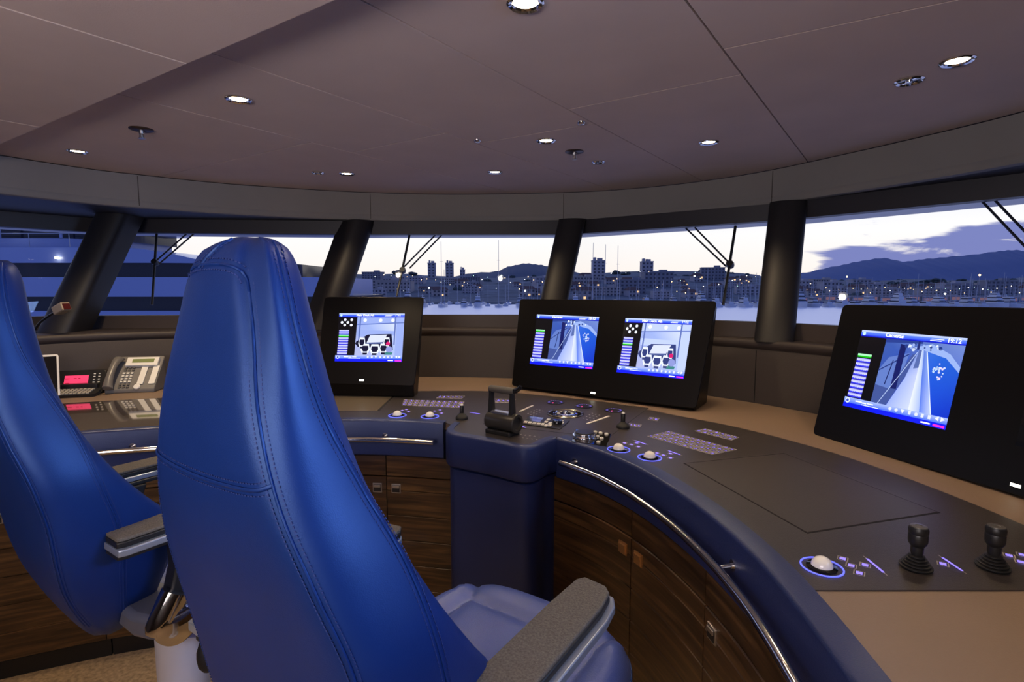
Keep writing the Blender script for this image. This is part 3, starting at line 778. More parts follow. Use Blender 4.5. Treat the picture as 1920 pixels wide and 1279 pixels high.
        poly(T([(.66, 0), (.80, 0), (.70, .42), (.58, .86), (.535, .88), (.60, .4)]), None, 5, [c8(90, 125, 235), c8(190, 205, 250), c8(150, 175, 245), c8(120, 150, 225), c8(90, 120, 210), c8(80, 115, 225)])
        line(T([(.80, .0)])[0], T([(.58, .86)])[0], .008, c8(225, 235, 255), 7)
        line(T([(.10, .0)])[0], T([(.46, .84)])[0], .006, c8(180, 200, 245), 7)
        line(T([(.22, 0)])[0], T([(.38, .46)])[0], .007, c8(60, 80, 170), 7)
        for k in range(26):
            a = R_.random() * 2 * PI; r = R_.random() ** .5
            x, y = .775 + .075 * r * math.cos(a), .60 + .115 * r * math.sin(a) * 1 - .25 * .075 * r * math.cos(a)
            disc(*T([(x, y)])[0], .006 + .006 * R_.random(), c8(195 + R_.randint(-30, 40), 210, 245), 6, 6)
        for k in range(22):
            x = .30 + .45 * R_.random(); y = .86 + .1 * R_.random()
            disc(*T([(x, y)])[0], .008 + .010 * R_.random(), R_.choice([c8(220, 232, 255), c8(40, 60, 130), c8(150, 175, 235)]), 7, 6)
        poly(T([(.44, .88), (.475, .88), (.47, 1), (.445, 1)]), c8(30, 44, 110), 8)
        title = 'Cameras'
    else:
        lite = kind == 'saloon_light'
        wht = c8(232, 238, 255); mid = c8(150, 170, 235) if not lite else c8(190, 205, 250); dk = c8(14, 18, 50) if not lite else c8(50, 62, 120)
        poly(T([(0, 0), (1, 0), (1, 1), (0, 1)]), None, 2, [c8(175, 180, 225), c8(170, 190, 240), wht, c8(150, 170, 235)])
        poly(T([(0, .80), (1, .86), (1, 1), (0, 1)]), mid, 3)
        for x in (.17, .5, .76): disc(*T([(x, .92)])[0], .028, c8(235, 242, 255), 4); disc(*T([(x, .92)])[0], .016, c8(255, 255, 255), 5)
        poly(T([(0, .79), (1, .845), (1, .87), (0, .815)]), c8(90, 112, 190), 5)
        poly(T([(.02, .50), (.80, .52), (.80, .64), (.02, .66)]), mid, 3)
        for x in (.055, .80): poly(T([(x, .28), (x + .03, .28), (x + .03, 1), (x, 1)]), c8(95, 115, 185), 5)
        poly(T([(.84, 0), (1, 0), (1, .95), (.84, .95)]), mid, 4)
        poly(T([(.25, .54), (.75, .56), (.78, .34), (.80, .14), (.70, .12), (.06, .22), (.0, .30), (.02, .36)]), dk, 6)
        poly(T([(.30, .52), (.66, .54), (.58, .35), (.24, .33)]), c8(215, 222, 245), 7)
        poly(T([(.24, .33), (.58, .35), (.58, .31), (.24, .29)]), c8(80, 95, 150), 7)
        for (x, y, s) in ((.22, .17, .10), (.42, .16, .105), (.60, .18, .09), (.14, .33, .075), (.66, .34, .07)):
            poly(T([(x - s, y - .02), (x - s * .7, y + .13), (x + s * .7, y + .13), (x + s, y - .02), (x + s * .6, y - .12), (x - s * .6, y - .12)]), wht, 8)
            poly(T([(x - s * .72, y), (x - s * .6, y + .08), (x + s * .6, y + .08), (x + s * .72, y), (x + s * .4, y - .07), (x - s * .4, y - .07)]), dk, 9)
            poly(T([(x - s * .5, y - .10), (x + s * .5, y - .10), (x + s * .4, y - .15), (x - s * .4, y - .15)]), dk, 9)
        disc(*T([(.69, .31)])[0], .030, c8(215, 30, 110), 10); disc(*T([(.72, .16)])[0], .05, c8(140, 150, 215), 10)
        poly(T([(.62, .02), (.78, .02), (.80, .08), (.66, .10)]), c8(60, 130, 130), 10)
        for px_, py_ in ((.10, .86), (.20, .86), (.055, .805), (.145, .805), (.10, .75), (.20, .75)): disc(px_, py_, .021, c8(235, 238, 255), 4)
        title = 'Main Deck Aft'
    for i, x in enumerate([.49, .55, .61, .675, .735, .79, .85, .91, .965]):
        if i in (0, 1, 4): disc(x, .095, .016, c8(225, 230, 255), 4, 8)
        elif i in (2,): poly([(x - .018, .115), (x + .018, .115), (x, .07)], c8(240, 244, 255), 4)
        elif i == 7: poly([(x + .018, .125), (x + .018, .075), (x - .015, .10)], c8(245, 248, 255), 4)
        elif i == 8: poly([(x - .018, .125), (x - .018, .075), (x + .015, .10)], c8(245, 248, 255), 4)
        else: rect(x - .012, .075, x + .012, .118, c8(225, 230, 255), 4)
    disp = m.build('display', SCREEN, parent, smooth=0)
    disp['label'] = label
    text(title, H * .062, P(.27, .940, 9), S, U, N, TEXTW, disp)
    if kind == 'deck': text('19:12', H * .066, P(.845, .936, 9), S, U, N, TEXTW, disp)
    else: text('19:12', H * .05, P(.86, .945, 9), S, U, N, TEXTW, disp)
    mm = MB()
    for (x0, y0, x1, y1) in ((.71, .955, .82, .962), (.70, .938, .80, .945), (.13, .085, .20, .10), (.205, .08, .25, .095), (.26, .085, .32, .098), (.20, .06, .38, .066), (.79, .018, .87, .034)):
        mm.quad([P(x0, y0, 8), P(x1, y0, 8), P(x1, y1, 8), P(x0, y1, 8)])
    mm.build('small_text', TEXTW, disp, smooth=0)
    m2 = MB().quad([P(.895, .012, 8), P(.99, .012, 8), P(.99, .035, 8), P(.895, .035, 8)]); m2.build('magenta_tag', TEXTM, disp, smooth=0)

def monitor(c, az, tilt, outline, screens, led, label, dtop=.07, dbot=.24):
    c = Vector(c); az = math.radians(az); t = math.radians(tilt)
    S = Vector((math.cos(az), -math.sin(az), 0)); F = Vector((math.sin(az), math.cos(az), 0))
    U = F * math.sin(t) + Vector((0, 0, math.cos(t))); N = S.cross(U); N = -N if N.dot(F) > 0 else N
    root = empty('monitor', (c.x + F.x * .1, c.y + F.y * .1, DZ), label, 'monitor')
    def loc(q):
        if len(q) == 2 and q[0] > 3: q = GP(q[0], q[1], c, N) - c; return (q.dot(S), q.dot(U))
        return q
    o = [loc(q) for q in outline]   # TL TR BR BL in plane coordinates
    def W(s, u, d=0): return c + S * s + U * u - N * d
    # front plate with rounded corners
    def rounded(o, r, inset=0):
        pts = []; n = len(o)
        for i in range(n):
            p = Vector(o[i]); a = (Vector(o[i - 1]) - p).normalized(); b = (Vector(o[(i + 1) % n]) - p).normalized()
            p = p + (a + b) * inset
            for k in range(6):
                tt = k / 5; pts.append((p + a * r) * (1 - tt) ** 2 + p * 2 * tt * (1 - tt) + (p + b * r) * tt ** 2)
        return pts
    r0 = [W(*p, .022) for p in rounded(o, .022, .004)]; r1 = [W(*p, .003) for p in rounded(o, .022)]; r2 = [W(*p, 0) for p in rounded(o, .022, .003)]
    MB().rings([r0, r1, r2]).build('bezel', BLACKG if False else HOUSING, root, smooth=30)
    # wedge body behind
    def B(s, u, back, zmin=None):
        p = W(s, u, .02); 
        return p
    tl, tr, br, bl = [Vector(q) for q in o]
    f = [W(tl.x + .012, tl.y - .012, .021), W(tr.x - .012, tr.y - .012, .021), W(br.x - .012, br.y + .012, .021), W(bl.x + .012, bl.y + .012, .021)]
    zb = DZ + .0005
    f2 = [Vector((p.x, p.y, zb)) + F * .01 for p in f[2:]]
    b_ = [f[0] + F * dtop, f[1] + F * dtop] 
    bb = [Vector((f[2].x, f[2].y, zb)) + F * dbot, Vector((f[3].x, f[3].y, zb)) + F * dbot]
    for p in b_: p.z -= .012
    vs = [f[0], f[1], f[2], f[3], f2[0], f2[1], b_[0], b_[1], bb[0], bb[1]]
    MB().add(vs, [(0, 1, 2, 3), (3, 2, 4, 5), (5, 4, 8, 9), (9, 8, 7, 6), (6, 7, 1, 0), (1, 7, 8, 4, 2), (0, 3, 5, 9, 6)]).build('body', HOUSING, root, smooth=0, bevel=.008)
    for sc in screens:
        q, kind, lab = sc
        Q = [W(*loc(p)) for p in q]
        Qc = sum(Q, Vector()) / 4
        if kind == 'off': 
            MB().quad([p + N * .0004 for p in Q]).build('display', BLACKG, root, smooth=0)['label'] = lab
        else: screen_ui(Q, N, kind, root, lab)
    if led:
        l = W(*loc(led)); rt = mat3(S, U, N)
        MB().box(l + N * .0008, (.026, .009, .0016), rt).build('lamp_button', LEDW, root, smooth=0, bevel=.0006)
    return root, W, N, S, U
monitor((-.789, 2.953, 1.277), 3.9, 18.3, [(-.285, .236), (795, 557), (777, 724), (-.28, -.262)],
        [([(636.5, 587.5), (759, 588), (753.5, 679), (627.5, 677.5)], 'saloon', 'display with a view of tables and chairs')], (678, 713), 'black single-screen monitor directly right of the near chair back', dtop=.03, dbot=.10)
monitor((.297, 3.04, 1.248), 34.3, 16.4, [(974.5, 560.5), (1344, 564.5), (1305.5, 767), (959, 723.5)],
        [([(1007, 589.5), (1123.5, 594.5), (1111, 693), (993, 682.5)], 'deck', 'left display with a view along a side deck'),
         ([(1173, 596.5), (1298.5, 600.5), (1282, 711), (1156, 698)], 'saloon_light', 'right display with a pale view of tables and chairs')], (1112, 737), 'black twin-screen monitor behind the throttle at the middle', dtop=.05, dbot=.22)
monitor((1.392, 1.894, 1.238), 73, 13.5, [(1580, 571), (.84, .268), (.84, -.285), (1523, 814)],
        [([(1617.2, 618.6), (1814.7, 634.5), (1772.5, 806.6), (1580.2, 760.5)], 'deck', 'display headed Cameras with a view along a side deck'),
         ([(.38, .15), (.76, .15), (.76, -.15), (.38, -.15)], 'off', 'switched-off dark display')], (.405, -.262), 'large black monitor at the right picture edge', dtop=.05, dbot=.2)

# ================================================================== ceiling fittings
def spot(name, loc, col, power, size=120, blend=.6, radius=.03, aim=(0, 0, -1)):
    l = bpy.data.lights.new(name, 'SPOT'); l.color = col; l.energy = power; l.spot_size = math.radians(size); l.spot_blend = blend; l.shadow_soft_size = radius
    o = bpy.data.objects.new(name, l); COL.objects.link(o); o.location = loc
    o.rotation_euler = Vector(aim).to_track_quat('-Z', 'Y').to_euler(); return o
WARM = (1, .74, .45)
DL = []
def downlight(px, py, label, z=CZ, pw=14, r=.045):
    c = G(px, py, z); t = empty('downlight', (c.x, c.y, z), label, 'ceiling light', 'round ceiling downlights')
    MB().lathe([(r, .001), (r * 1.0, -.004), (r * .9, -.007), (r * .74, -.005), (r * .66, .001)], c, n=36).build('trim_ring', CHROME, t, smooth=40)
    MB().lathe([(r * .66, .0015), (r * .64, -.001), (r * .4, -.0035), (.0002, -.0045)], c, n=28).build('lens', LENSM, t, smooth=60)
    spot('downlight_beam', (c.x, c.y, z - .02), WARM, pw * 1.35, radius=.02)
for a in [(985, 4, 'large bright downlight at the top edge of the picture'), (1795, 113, 'downlight at the far right of the ceiling beside the unlit fitting'),
          (447, 185, 'downlight on the left above the near chair'), (145, 283, 'leftmost downlight, low above the left window', CZ, 34),
          (650, 325, 'downlight beside the small unlit fitting, near the cove at the left middle'), (928, 322, 'downlight near the cove above the middle window'),
          (1024, 263, 'downlight closest to the right sprinkler head'), (1329, 266, 'downlight alone on the panel right of the sprinkler')]:
    downlight(*a)
def ringlight(px, py, label, r=.042):
    c = G(px, py, CZ); t = empty('unlit_spotlight', (c.x, c.y, CZ), label, 'ceiling fitting', 'unlit round ceiling fittings')
    MB().lathe([(r, .001), (r, -.004), (r * .88, -.008), (r * .72, -.004), (r * .70, .001)], c, n=36).build('trim_ring', CHROME, t, smooth=40)
    MB().lathe([(r * .71, .001), (r * .70, -.001), (.0002, -.001)], c, n=28).build('insert', BLACKG, t, smooth=0)
    MB().box(c - Vector((0, 0, .003)), (.008, r * 1.4, .004)).lathe([(.011, -.001), (.009, -.008), (.0002, -.009)], c).build('crossbar', CHROME, t, smooth=40)
ringlight(1705, 150, 'unlit round ceiling fitting with crossbar beside the far right downlight')
ringlight(1122, 303, 'unlit round ceiling fitting next to the right sprinkler head', .036)
ringlight(596, 323, 'unlit round ceiling fitting left of the downlight near the cove', .036)
def sprinkler(px, py, label):
    c = G(px, py, CZ); t = empty('sprinkler', (c.x, c.y, CZ), label, 'sprinkler', 'ceiling sprinklers')
    MB().lathe([(.046, .001), (.046, -.003), (.040, -.006), (.014, -.007), (.012, .001)], c, n=32).build('cover_plate', mat('bronze_plate', (.08, .05, .035), .35, .8), t, smooth=40)
    MB().lathe([(.011, -.006), (.010, -.020), (.006, -.024), (.006, -.034), (.003, -.036)], c, n=16).box(c + Vector((.009, 0, -.03)), (.003, .004, .022)).box(c + Vector((-.009, 0, -.03)), (.003, .004, .022)).build('head', BRUSHED, t, smooth=40)
    MB().lathe([(.014, -.038), (.014, -.040), (.0002, -.041)], c, n=12).build('deflector', BRUSHED, t, smooth=0)
sprinkler(265, 242, 'sprinkler head on the left of the ceiling above the phone desk')
sprinkler(1077, 284, 'sprinkler head on the ceiling above the middle windows')
for px, py, lb in ((895, 263, 'tiny chrome dome sensor on the ceiling, the left of two'), (1090, 229, 'tiny chrome dome sensor on the ceiling, the right of two')):
    c = G(px, py, CZ); o = MB().lathe([(.017, .001), (.016, -.006), (.010, -.011), (.0002, -.012)], c, n=20).build('dome_sensor', CHROME, smooth=60)
    tag(o, lb, 'sensor', 'dome sensors on the ceiling')

# ================================================================== phone desk on the left
def frame_at(px, py, z, az):
    c = G(px, py, z); a = math.radians(az); S = Vector((math.cos(a), -math.sin(a), 0)); F = Vector((math.sin(a), math.cos(a), 0)); return c, S, F, Vector((0, 0, 1))
def slope_frame(c, S, F, deg):
    a = math.radians(deg); U = F * math.cos(a) + Vector((0, 0, 1)) * math.sin(a); N = S.cross(U); N = -N if N.z < 0 else N; return U, N
PA = -12
c, S, F, Z = frame_at(243, 737, DZ, PA)
ph = empty('desk_phone', c, 'grey desk telephone with handset and white key labels on the left desk', 'telephone')
U, N = slope_frame(c, S, F, 45)
L = lambda s, u, n=0: c + S * s + U * u + N * n
w, h = .255, .245
m = MB(); y2 = h * math.cos(math.radians(45)); z2 = h * math.sin(math.radians(45))
vs = [c - S * w / 2 + Z * .0, c + S * w / 2, c + S * w / 2 + Z * .02, c - S * w / 2 + Z * .02, c - S * w / 2 + F * y2, c + S * w / 2 + F * y2, c + S * w / 2 + F * y2 + Z * (z2 + .02), c - S * w / 2 + F * y2 + Z * (z2 + .02)]
m.add(vs, [(0, 1, 2, 3), (3, 2, 6, 7), (4, 7, 6, 5), (0, 4, 5, 1), (1, 5, 6, 2), (0, 3, 7, 4)]).build('base', PHONEG, ph, smooth=0, bevel=.006)
rt = mat3(S, U, N); n0 = .016
LP = lambda s, u, n=0: L(s, u, n0 + n)
MB().box(LP(.025, .205, .006), (.17, .062, .02), rt).build('display_housing', WHITEP, ph, smooth=0, bevel=.003)
MB().box(LP(.030, .208, .0165), (.115, .026, .002), rt).build('lcd_window', LCD, ph, smooth=0)
m = MB(); m2 = MB()
for j in range(4):
    for i in range(3): m.box(LP(-.055 + i * .021, .055 + j * .020 + .012, .003), (.013, .010, .005), rt)
for j in range(2):
    for i in range(3): m2.box(LP(-.055 + i * .021, .030 + j * .017, .003), (.013, .009, .004), rt); m2.box(LP(-.055 + i * .021, .150 + j * .016, .003), (.013, .008, .004), rt)
m.build('number_keys', KEYW, ph, smooth=0); m2.build('function_keys', mat('key_grey', (.09, .085, .08), .4), ph, smooth=0)
for s in (.045, .105): MB().box(LP(s, .113, .002), (.032, .13, .004), rt).build('label_strip', WHITEP, ph, smooth=0)
MB().lathe([(.018, 0), (.018, .005), (.015, .008), (.0002, .009)], LP(.035, .030, 0), N, 24).build('navigation_key', WHITEP, ph, smooth=40)
hp = [LP(-.098, .005, .028), LP(-.10, .03, .036), LP(-.101, .07, .044), LP(-.101, .12, .047), LP(-.10, .17, .044), LP(-.099, .20, .036), LP(-.098, .225, .022)]
hs = smoothp(hp, 6)
hb = MB(); rs = []
for i, p in enumerate(hs):
    p = Vector(p); t = i / (len(hs) - 1); e = 1 - .35 * math.sin(PI * t)
    rs.append([p + S * (a * .030 * e) + N * (b * .022 * e) for a, b in ((-1, -.6), (-.9, .4), (-.5, .95), (.5, .95), (.9, .4), (1, -.6), (.6, -1), (-.6, -1))])
hb.rings(rs).build('handset', mat('handset_grey', (.14, .13, .12), .35), ph, smooth=60, subs=1)
cord = []
for i in range(60):
    t = i / 59; p = c - S * (.135 - .02 * t) - F * (.004) + Z * .006 + S * (-.06 * t)
    cord.append(p + F * .007 * math.cos(i * 1.3) + Z * (.007 * math.sin(i * 1.3) + .006))
MB().tube(cord, .0022, 6).build('cord', RUBBER, ph, smooth=60)
# radio handset box with the pink display
c, S, F, Z = frame_at(140, 742, DZ, PA - 4)
rd = empty('radio_unit', c, 'black desk radio with glowing pink display left of the telephone', 'radio')
U, N = slope_frame(c, S, F, 62); rt = mat3(S, U, N)
o = rrect(.245, .135, .018); c0 = c + F * .035 + U * .075 + Z * .004
MB().rings([[c0 + S * a + U * b + N * d for a, b in o] for d in (-.035, -.004, 0)]).build('housing', BLACKP, rd, smooth=30, bevel=.003)
MB().box(c + F * .07 + Z * .03, (.2, .09, .06), mat3(S, F, Z)).build('back_stand', BLACKP, rd, smooth=0, bevel=.004)
LB = lambda s, u, n=0: c0 + S * s + U * u + N * n
MB().box(LB(-.018, -.004, .001), (.115, .078, .002), rt).build('display', PINK, rd, smooth=0)
m = MB()
for (x, y, wd) in ((-.052, .018, .022), (-.014, .018, .014), (.006, .018, .010), (-.045, -.024, .035), (.004, -.024, .035), (-.05, -.010, .02)): m.box(LB(-.010 + x, -.002 + y, .0022), (wd, .005, .0008), rt)
m.build('display_text', PINKD, rd, smooth=0)
m = MB()
for i in range(2):
    for j in range(6): m.box(LB(.068 + i * .024, .042 - j * .017, .0015), (.010, .006, .002), rt)
m.build('keys', KEYW, rd, smooth=0)
# small keyboard in front of it
c, S, F, Z = frame_at(128, 746, DZ, PA - 4)
kb = empty('keyboard', c, 'compact black keyboard with pale keys in front of the pink radio display', 'keyboard')
U, N = slope_frame(c, S, F, 16); rt = mat3(S, U, N)
o = rrect(.27, .085, .03); c1 = c + U * .032 + Z * .005
MB().rings([[c1 + S * a + U * b + N * d for a, b in o] for d in (-.004, .010, .014)]).build('case', BLACKP, kb, smooth=30)
m = MB()
for j in range(4):
    for i in range(11): m.box(c1 + S * (-.105 + i * .0195 + j * .003) + U * (-.026 + j * .017) + N * .016, (.0145, .0115, .005), rt)
m.build('keys', mat('key_beige', (.42, .38, .31), .4), kb, smooth=0)
# tablet leaning on the wall
c, S, F, Z = frame_at(70, 751, DZ, PA - 24); c = c + F * .0
tb = empty('tablet', c, 'white framed tablet leaning behind the left chair back', 'tablet')
U, N = slope_frame(c, S, F, 68); rt = mat3(S, U, N)
MB().rings([[c + S * a + U * (b + .125) + N * d for a, b in rrect(.19, .25, .012)] for d in (0, .007, .008)]).build('frame', WHITEP, tb, smooth=30)
MB().box(c + U * .125 + N * .0085, (.172, .228, .001), rt).build('screen_glass', BLACKG, tb, smooth=0)
# gooseneck reading lamp on the ledge
b0 = GY(62, 640, 3.15); 
pts = [GY(58, 640, 3.16), GY(62, 622, 3.14), GY(74, 606, 3.12), GY(92, 592, 3.10), GY(108, 583, 3.08)]
b0 = Vector((pts[0].x, pts[0].y, 1.28))
gl_ = empty('reading_lamp', b0, 'gooseneck reading lamp on the ledge in front of the left window post', 'lamp')
pts[0] = b0 + Vector((0, 0, .02))
MB().lathe([(.028, 0), (.028, .012), (.012, .018), (.008, .028)], b0).build('foot', BLACKP, gl_, smooth=40)
MB().tube(smoothp([tuple(p) for p in pts], 6), .0065, 10).build('flexible_neck', BLACKP, gl_, smooth=60)
hd = (pts[-1] - pts[-2]).normalized(); a2 = hd.cross(Vector((0, 0, 1))).normalized(); a3 = a2.cross(hd)
MB().box(pts[-1] + hd * .035, (.085, .05, .05), mat3(hd, a2, a3)).build('lamp_head', mat('lamp_head_tan', (.22, .18, .13), .4), gl_, smooth=0, bevel=.006)
MB().box(pts[-1] + hd * .079 - a3 * .004, (.004, .038, .036), mat3(hd, a2, a3)).build('red_lens', mat('lamp_lens_red', (.05, .008, .008), .2), gl_, smooth=0)

# ================================================================== helm chairs (built at the origin, x right, y forward)
def spline_table(rows, x):
    n = len(rows)
    for i in range(n - 1):
        if rows[i][0] >= x >= rows[i + 1][0]:
            t = (rows[i][0] - x) / (rows[i][0] - rows[i + 1][0])
            p0, p1, p2, p3 = rows[max(i - 1, 0)], rows[i], rows[i + 1], rows[min(i + 2, n - 1)]
            out = []
            for k in range(1, len(p1)):
                m1 = (p2[k] - p0[k]) / (p2[0] - p0[0] + 1e-9) * (p2[0] - p1[0]); m2 = (p3[k] - p1[k]) / (p3[0] - p1[0] + 1e-9) * (p2[0] - p1[0])
                out.append((2 * t ** 3 - 3 * t * t + 1) * p1[k] + (t ** 3 - 2 * t * t + t) * m1 + (-2 * t ** 3 + 3 * t * t) * p2[k] + (t ** 3 - t * t) * m2)
            return out
    return list(rows[0][1:]) if x > rows[0][0] else list(rows[-1][1:])
BROWS = [ # z, back v, half width w, bulge b, side seam s, wing t, front pad f
 (1.6165, -.560, .014, .014, .018, .034, .016), (1.612, -.572, .032, .022, .026, .046, .03), (1.600, -.588, .049, .030, .034, .068, .05), (1.568, -.601, .065, .034, .043, .086, .066),
 (1.50, -.612, .090, .032, .052, .098, .075), (1.40, -.626, .117, .028, .080, .120, .085), (1.30, -.625, .148, .026, .112, .133, .09), (1.20, -.608, .186, .026, .130, .146, .095),
 (1.10, -.583, .214, .026, .128, .172, .10), (1.00, -.562, .214, .026, .135, .222, .11), (.94, -.553, .206, .026, .140, .262, .12), (.88, -.545, .192, .026, .140, .280, .12),
 (.80, -.528, .168, .024, .128, .250, .12), (.725, -.500, .138, .022, .108, .205, .11), (.655, -.466, .104, .02, .085, .155, .09), (.61, -.440, .070, .016, .06, .11, .07), (.585, -.415, .036, .012, .035, .07, .045)]
def bsection(z):
    v, w, b, s, t, f = spline_table(BROWS, z)
    R = [(0, v), (.5 * w, v + .002), (.85 * w, v + .006), (w, v + .016), (w + b * .7, v + .016 + .2 * (s - .016)), (w + b, v + .6 * s), (w + b * .95, v + s), (w + b * .75, v + s + .5 * (t - s)), (w + b * .1, v + t), (w - .25 * w - .004, v + t * .96), (w * .6, v + f + (t - f) * .35), (w * .35, v + f), (0, v + f - .005)]
    Lp = [(-a, c) for a, c in R[1:-1]][::-1]
    pts = R + Lp; n = len(pts); out = []; K = 3
    for i in range(n):
        p0, p1, p2, p3 = [Vector(pts[(i + j) % n]) for j in (-1, 0, 1, 2)]
        for k in range(K):
            u = k / K
            out.append(.5 * ((2 * p1) + (p2 - p0) * u + (2 * p0 - 5 * p1 + 4 * p2 - p3) * u * u + (3 * p1 - p0 - 3 * p2 + p3) * u ** 3))
    return [Vector((p.x, p.y, z)) for p in out]
NSEC = 24 * 3
def bsurf(z, idx):
    # point and outward normal on the backrest surface; idx in control-point units (0..24)
    k = idx * 3; i = int(math.floor(k)) % NSEC; fr = k - math.floor(k)
    def P(zz):
        r = bsection(zz); return r[i].lerp(r[(i + 1) % NSEC], fr)
    p = P(z); dz = P(z + .003) - P(z - .003)
    r = bsection(z); du = r[(i + 1) % NSEC] - r[(i - 1) % NSEC]
    n = du.cross(dz).normalized()
    c = Vector((0, sum(q.y for q in r) / NSEC, z))
    if n.dot(p - c) < 0: n = -n
    return p, n
def make_chair(label):
    t = empty('helm_chair', (0, 0, 0), label, 'chair', 'blue leather helm chairs')
    zs = [1.6165, 1.6155, 1.613, 1.608, 1.602, 1.592] + [1.58 - i * .02 for i in range(49)] + [.605, .594, .585]
    rs = [bsection(z) for z in zs]
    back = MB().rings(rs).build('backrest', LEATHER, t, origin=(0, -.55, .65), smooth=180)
    th = MB(); stA = MB()
    def seam(pts, rad=.0021, sides=(1, -1), offs=.0075, dash=.0055):
        # pts: list of (p,n)
        path = [p + n * .0003 for p, n in pts]
        th.tube(path, rad, 6)
        L = arclen(path)
        for sd in sides:
            d = .004
            while d < L[-1] - .004:
                j = next(i for i in range(len(L) - 1) if L[i + 1] >= d); q = (d - L[j]) / max(L[j + 1] - L[j], 1e-9)
                p = Vector(path[j]).lerp(Vector(path[j + 1]), q); T = (Vector(path[j + 1]) - Vector(path[j])).normalized()
                n = pts[j][1]; a = T.cross(n).normalized()
                c = p + a * offs * sd + n * .0002
                stA.box(c, (dash * .62, .0014, .0011), mat3(T, a, T.cross(a)))
                d += dash
    # right and left back seams (index 3 and 21), side seams (6 and 18)
    for idx in (3.0, 21.0):
        seam([bsurf(1.545 - i * .88 / 70, idx) for i in range(71)])
    for idx in (6.0, 18.0):
        seam([bsurf(1.608 - i * .92 / 74, idx) for i in range(75)])
    # arch over the back panel
    arc = []
    for i in range(31):
        a = PI * i / 30; u = 3 * math.cos(a); idx = u % 24; z = 1.545 + .035 * math.sin(a) ** .6
        arc.append(bsurf(z, idx))
    seam(arc)
    seam([bsurf(1.576 + .037 * i / 12, (23.2 + 1.2 * i / 12) % 24) for i in range(13)])
    # cross seam
    cr = []
    for i in range(25):
        u = (-3 + 6 * i / 24); cr.append(bsurf(1.325 - .012 * (1 - (u / 3) ** 2), u % 24))
    seam(cr, rad=.003)
    th.build('seam_piping', LEATHER, back, smooth=60)
    stA.build('stitching', STITCH, back, smooth=0)
    # seat cushion
    a_, b_, cy, nA = .295, .335, -.045, 120
    def sup(th_):
        c, s_ = math.cos(th_), math.sin(th_); e = 2 / 3.6
        return Vector((math.copysign(abs(c) ** e, c) * a_, math.copysign(abs(s_) ** e, s_) * b_))
    def seg_d(p, a, b):
        a, b = Vector(a), Vector(b); ab = b - a; k = max(0, min(1, (p - a).dot(ab) / ab.length_squared)); return (p - a - ab * k).length
    SL = [((-.19, .155), (.19, .155)), ((-.19, .155), (-.205, -.4)), ((.19, .155), (.205, -.4)), ((-.19, .155), (-.235, .30)), ((.19, .155), (.235, .30))]
    rs = []
    rad = [0.02] + [i / 26 for i in range(1, 26)] + [.975, .99, 1.0]
    for r in rad:
        ring = []
        for k in range(nA):
            p = sup(2 * PI * k / nA) * r + Vector((0, cy)); 
            z = .705 - .010 * r ** 2 - .055 * max(0, (r - .80) / .20) ** 3
            if p.y > .155 and abs(p.x) < .24: z += .006
            if abs(p.x) > .19: z += .010 * min(1, (abs(p.x) - .19) / .05)
            d = min(seg_d(p, *s_) for s_ in SL); z -= .012 * math.exp(-(d / .009) ** 2) + .006 * math.exp(-(d / .03) ** 2)
            z += .0035 * math.sin(p.x * 31 + p.y * 18) * math.exp(-((p.x - .02) ** 2 + (p.y - .02) ** 2) / .012)
            ring.append((p.x, p.y, z))
        rs.append(ring)
    for r, z in ((1.008, .63), (1.005, .60), (.985, .575), (.93, .56), (.6, .555)):
        rs.append([(*(sup(2 * PI * k / nA) * r + Vector((0, cy))), z) for k in range(nA)])
    seat = MB().rings(rs).build('seat', SEAT_LIT, t, smooth=180)
    pm = MB(); ring = [Vector((*(sup(2 * PI * k / nA) * 1.004 + Vector((0, cy))), .643)) for k in range(nA + 1)]
    pm.tube(ring, .0028, 6); pm.build('seam_piping', LEATHER, seat, smooth=60)
    sm = MB()
    for k in range(nA * 2):
        q = sup(PI * k / nA) * 1.0075 + Vector((0, cy)); sm.box((q.x, q.y, .634), (.003, .003, .0012))
    for sl in SL:
        a, b = Vector(sl[0]), Vector(sl[1]); n = int((b - a).length / .006)
    sm.build('stitching', STITCHL, seat, smooth=0)
    # armrests
    for sd in (1, -1):
        def X(x): return x * sd
        out = [(X(.220), -.50), (X(.212), -.485), (X(.214), -.10), (X(.219), .0), (X(.230), .016), (X(.282), .008), (X(.296), -.008), (X(.303), -.06), (X(.303), -.485), (X(.296), -.50)]
        if sd < 0: out = [(x - .03, y - (.045 if y > -.1 else 0)) for x, y in out][::-1]
        arm = MB().prism(out, .941, .950).build('armrest', PAD, t, origin=(X(.258), -.25, .93), smooth=30, bevel=.003, bseg=3)
        MB().prism([(x * 1.004, y * 1.003) for x, y in out], .926, .9405).build('pad_base', BLACKP, arm, smooth=30, bevel=.003)
        o2 = [(x + sd * (.013 if abs(x) > .26 else -.002), y + (.010 if y > 0 else -.004 if y < -.45 else 0)) for x, y in out]
        MB().prism(o2, .908, .9255).build('metal_band', SILVER, arm, smooth=30, bevel=.003)
        o3 = [(x * .985 , y) for x, y in out]
        MB().prism(o3, .893, .907).build('lower_shell', BLACKP, arm, smooth=30, bevel=.003)
        sup_ = MB()
        sup_.rings([[Vector((X(x), y, z)) for x, y in ((.235, y0 - d), (.285, y0 - d), (.285, y0 + d), (.235, y0 + d))] for z, y0, d in ((.893, -.30, .075), (.82, -.31, .06), (.76, -.34, .045), (.735, -.355, .040))])
        sup_.build('support', BLACKP, arm, smooth=30, bevel=.006)
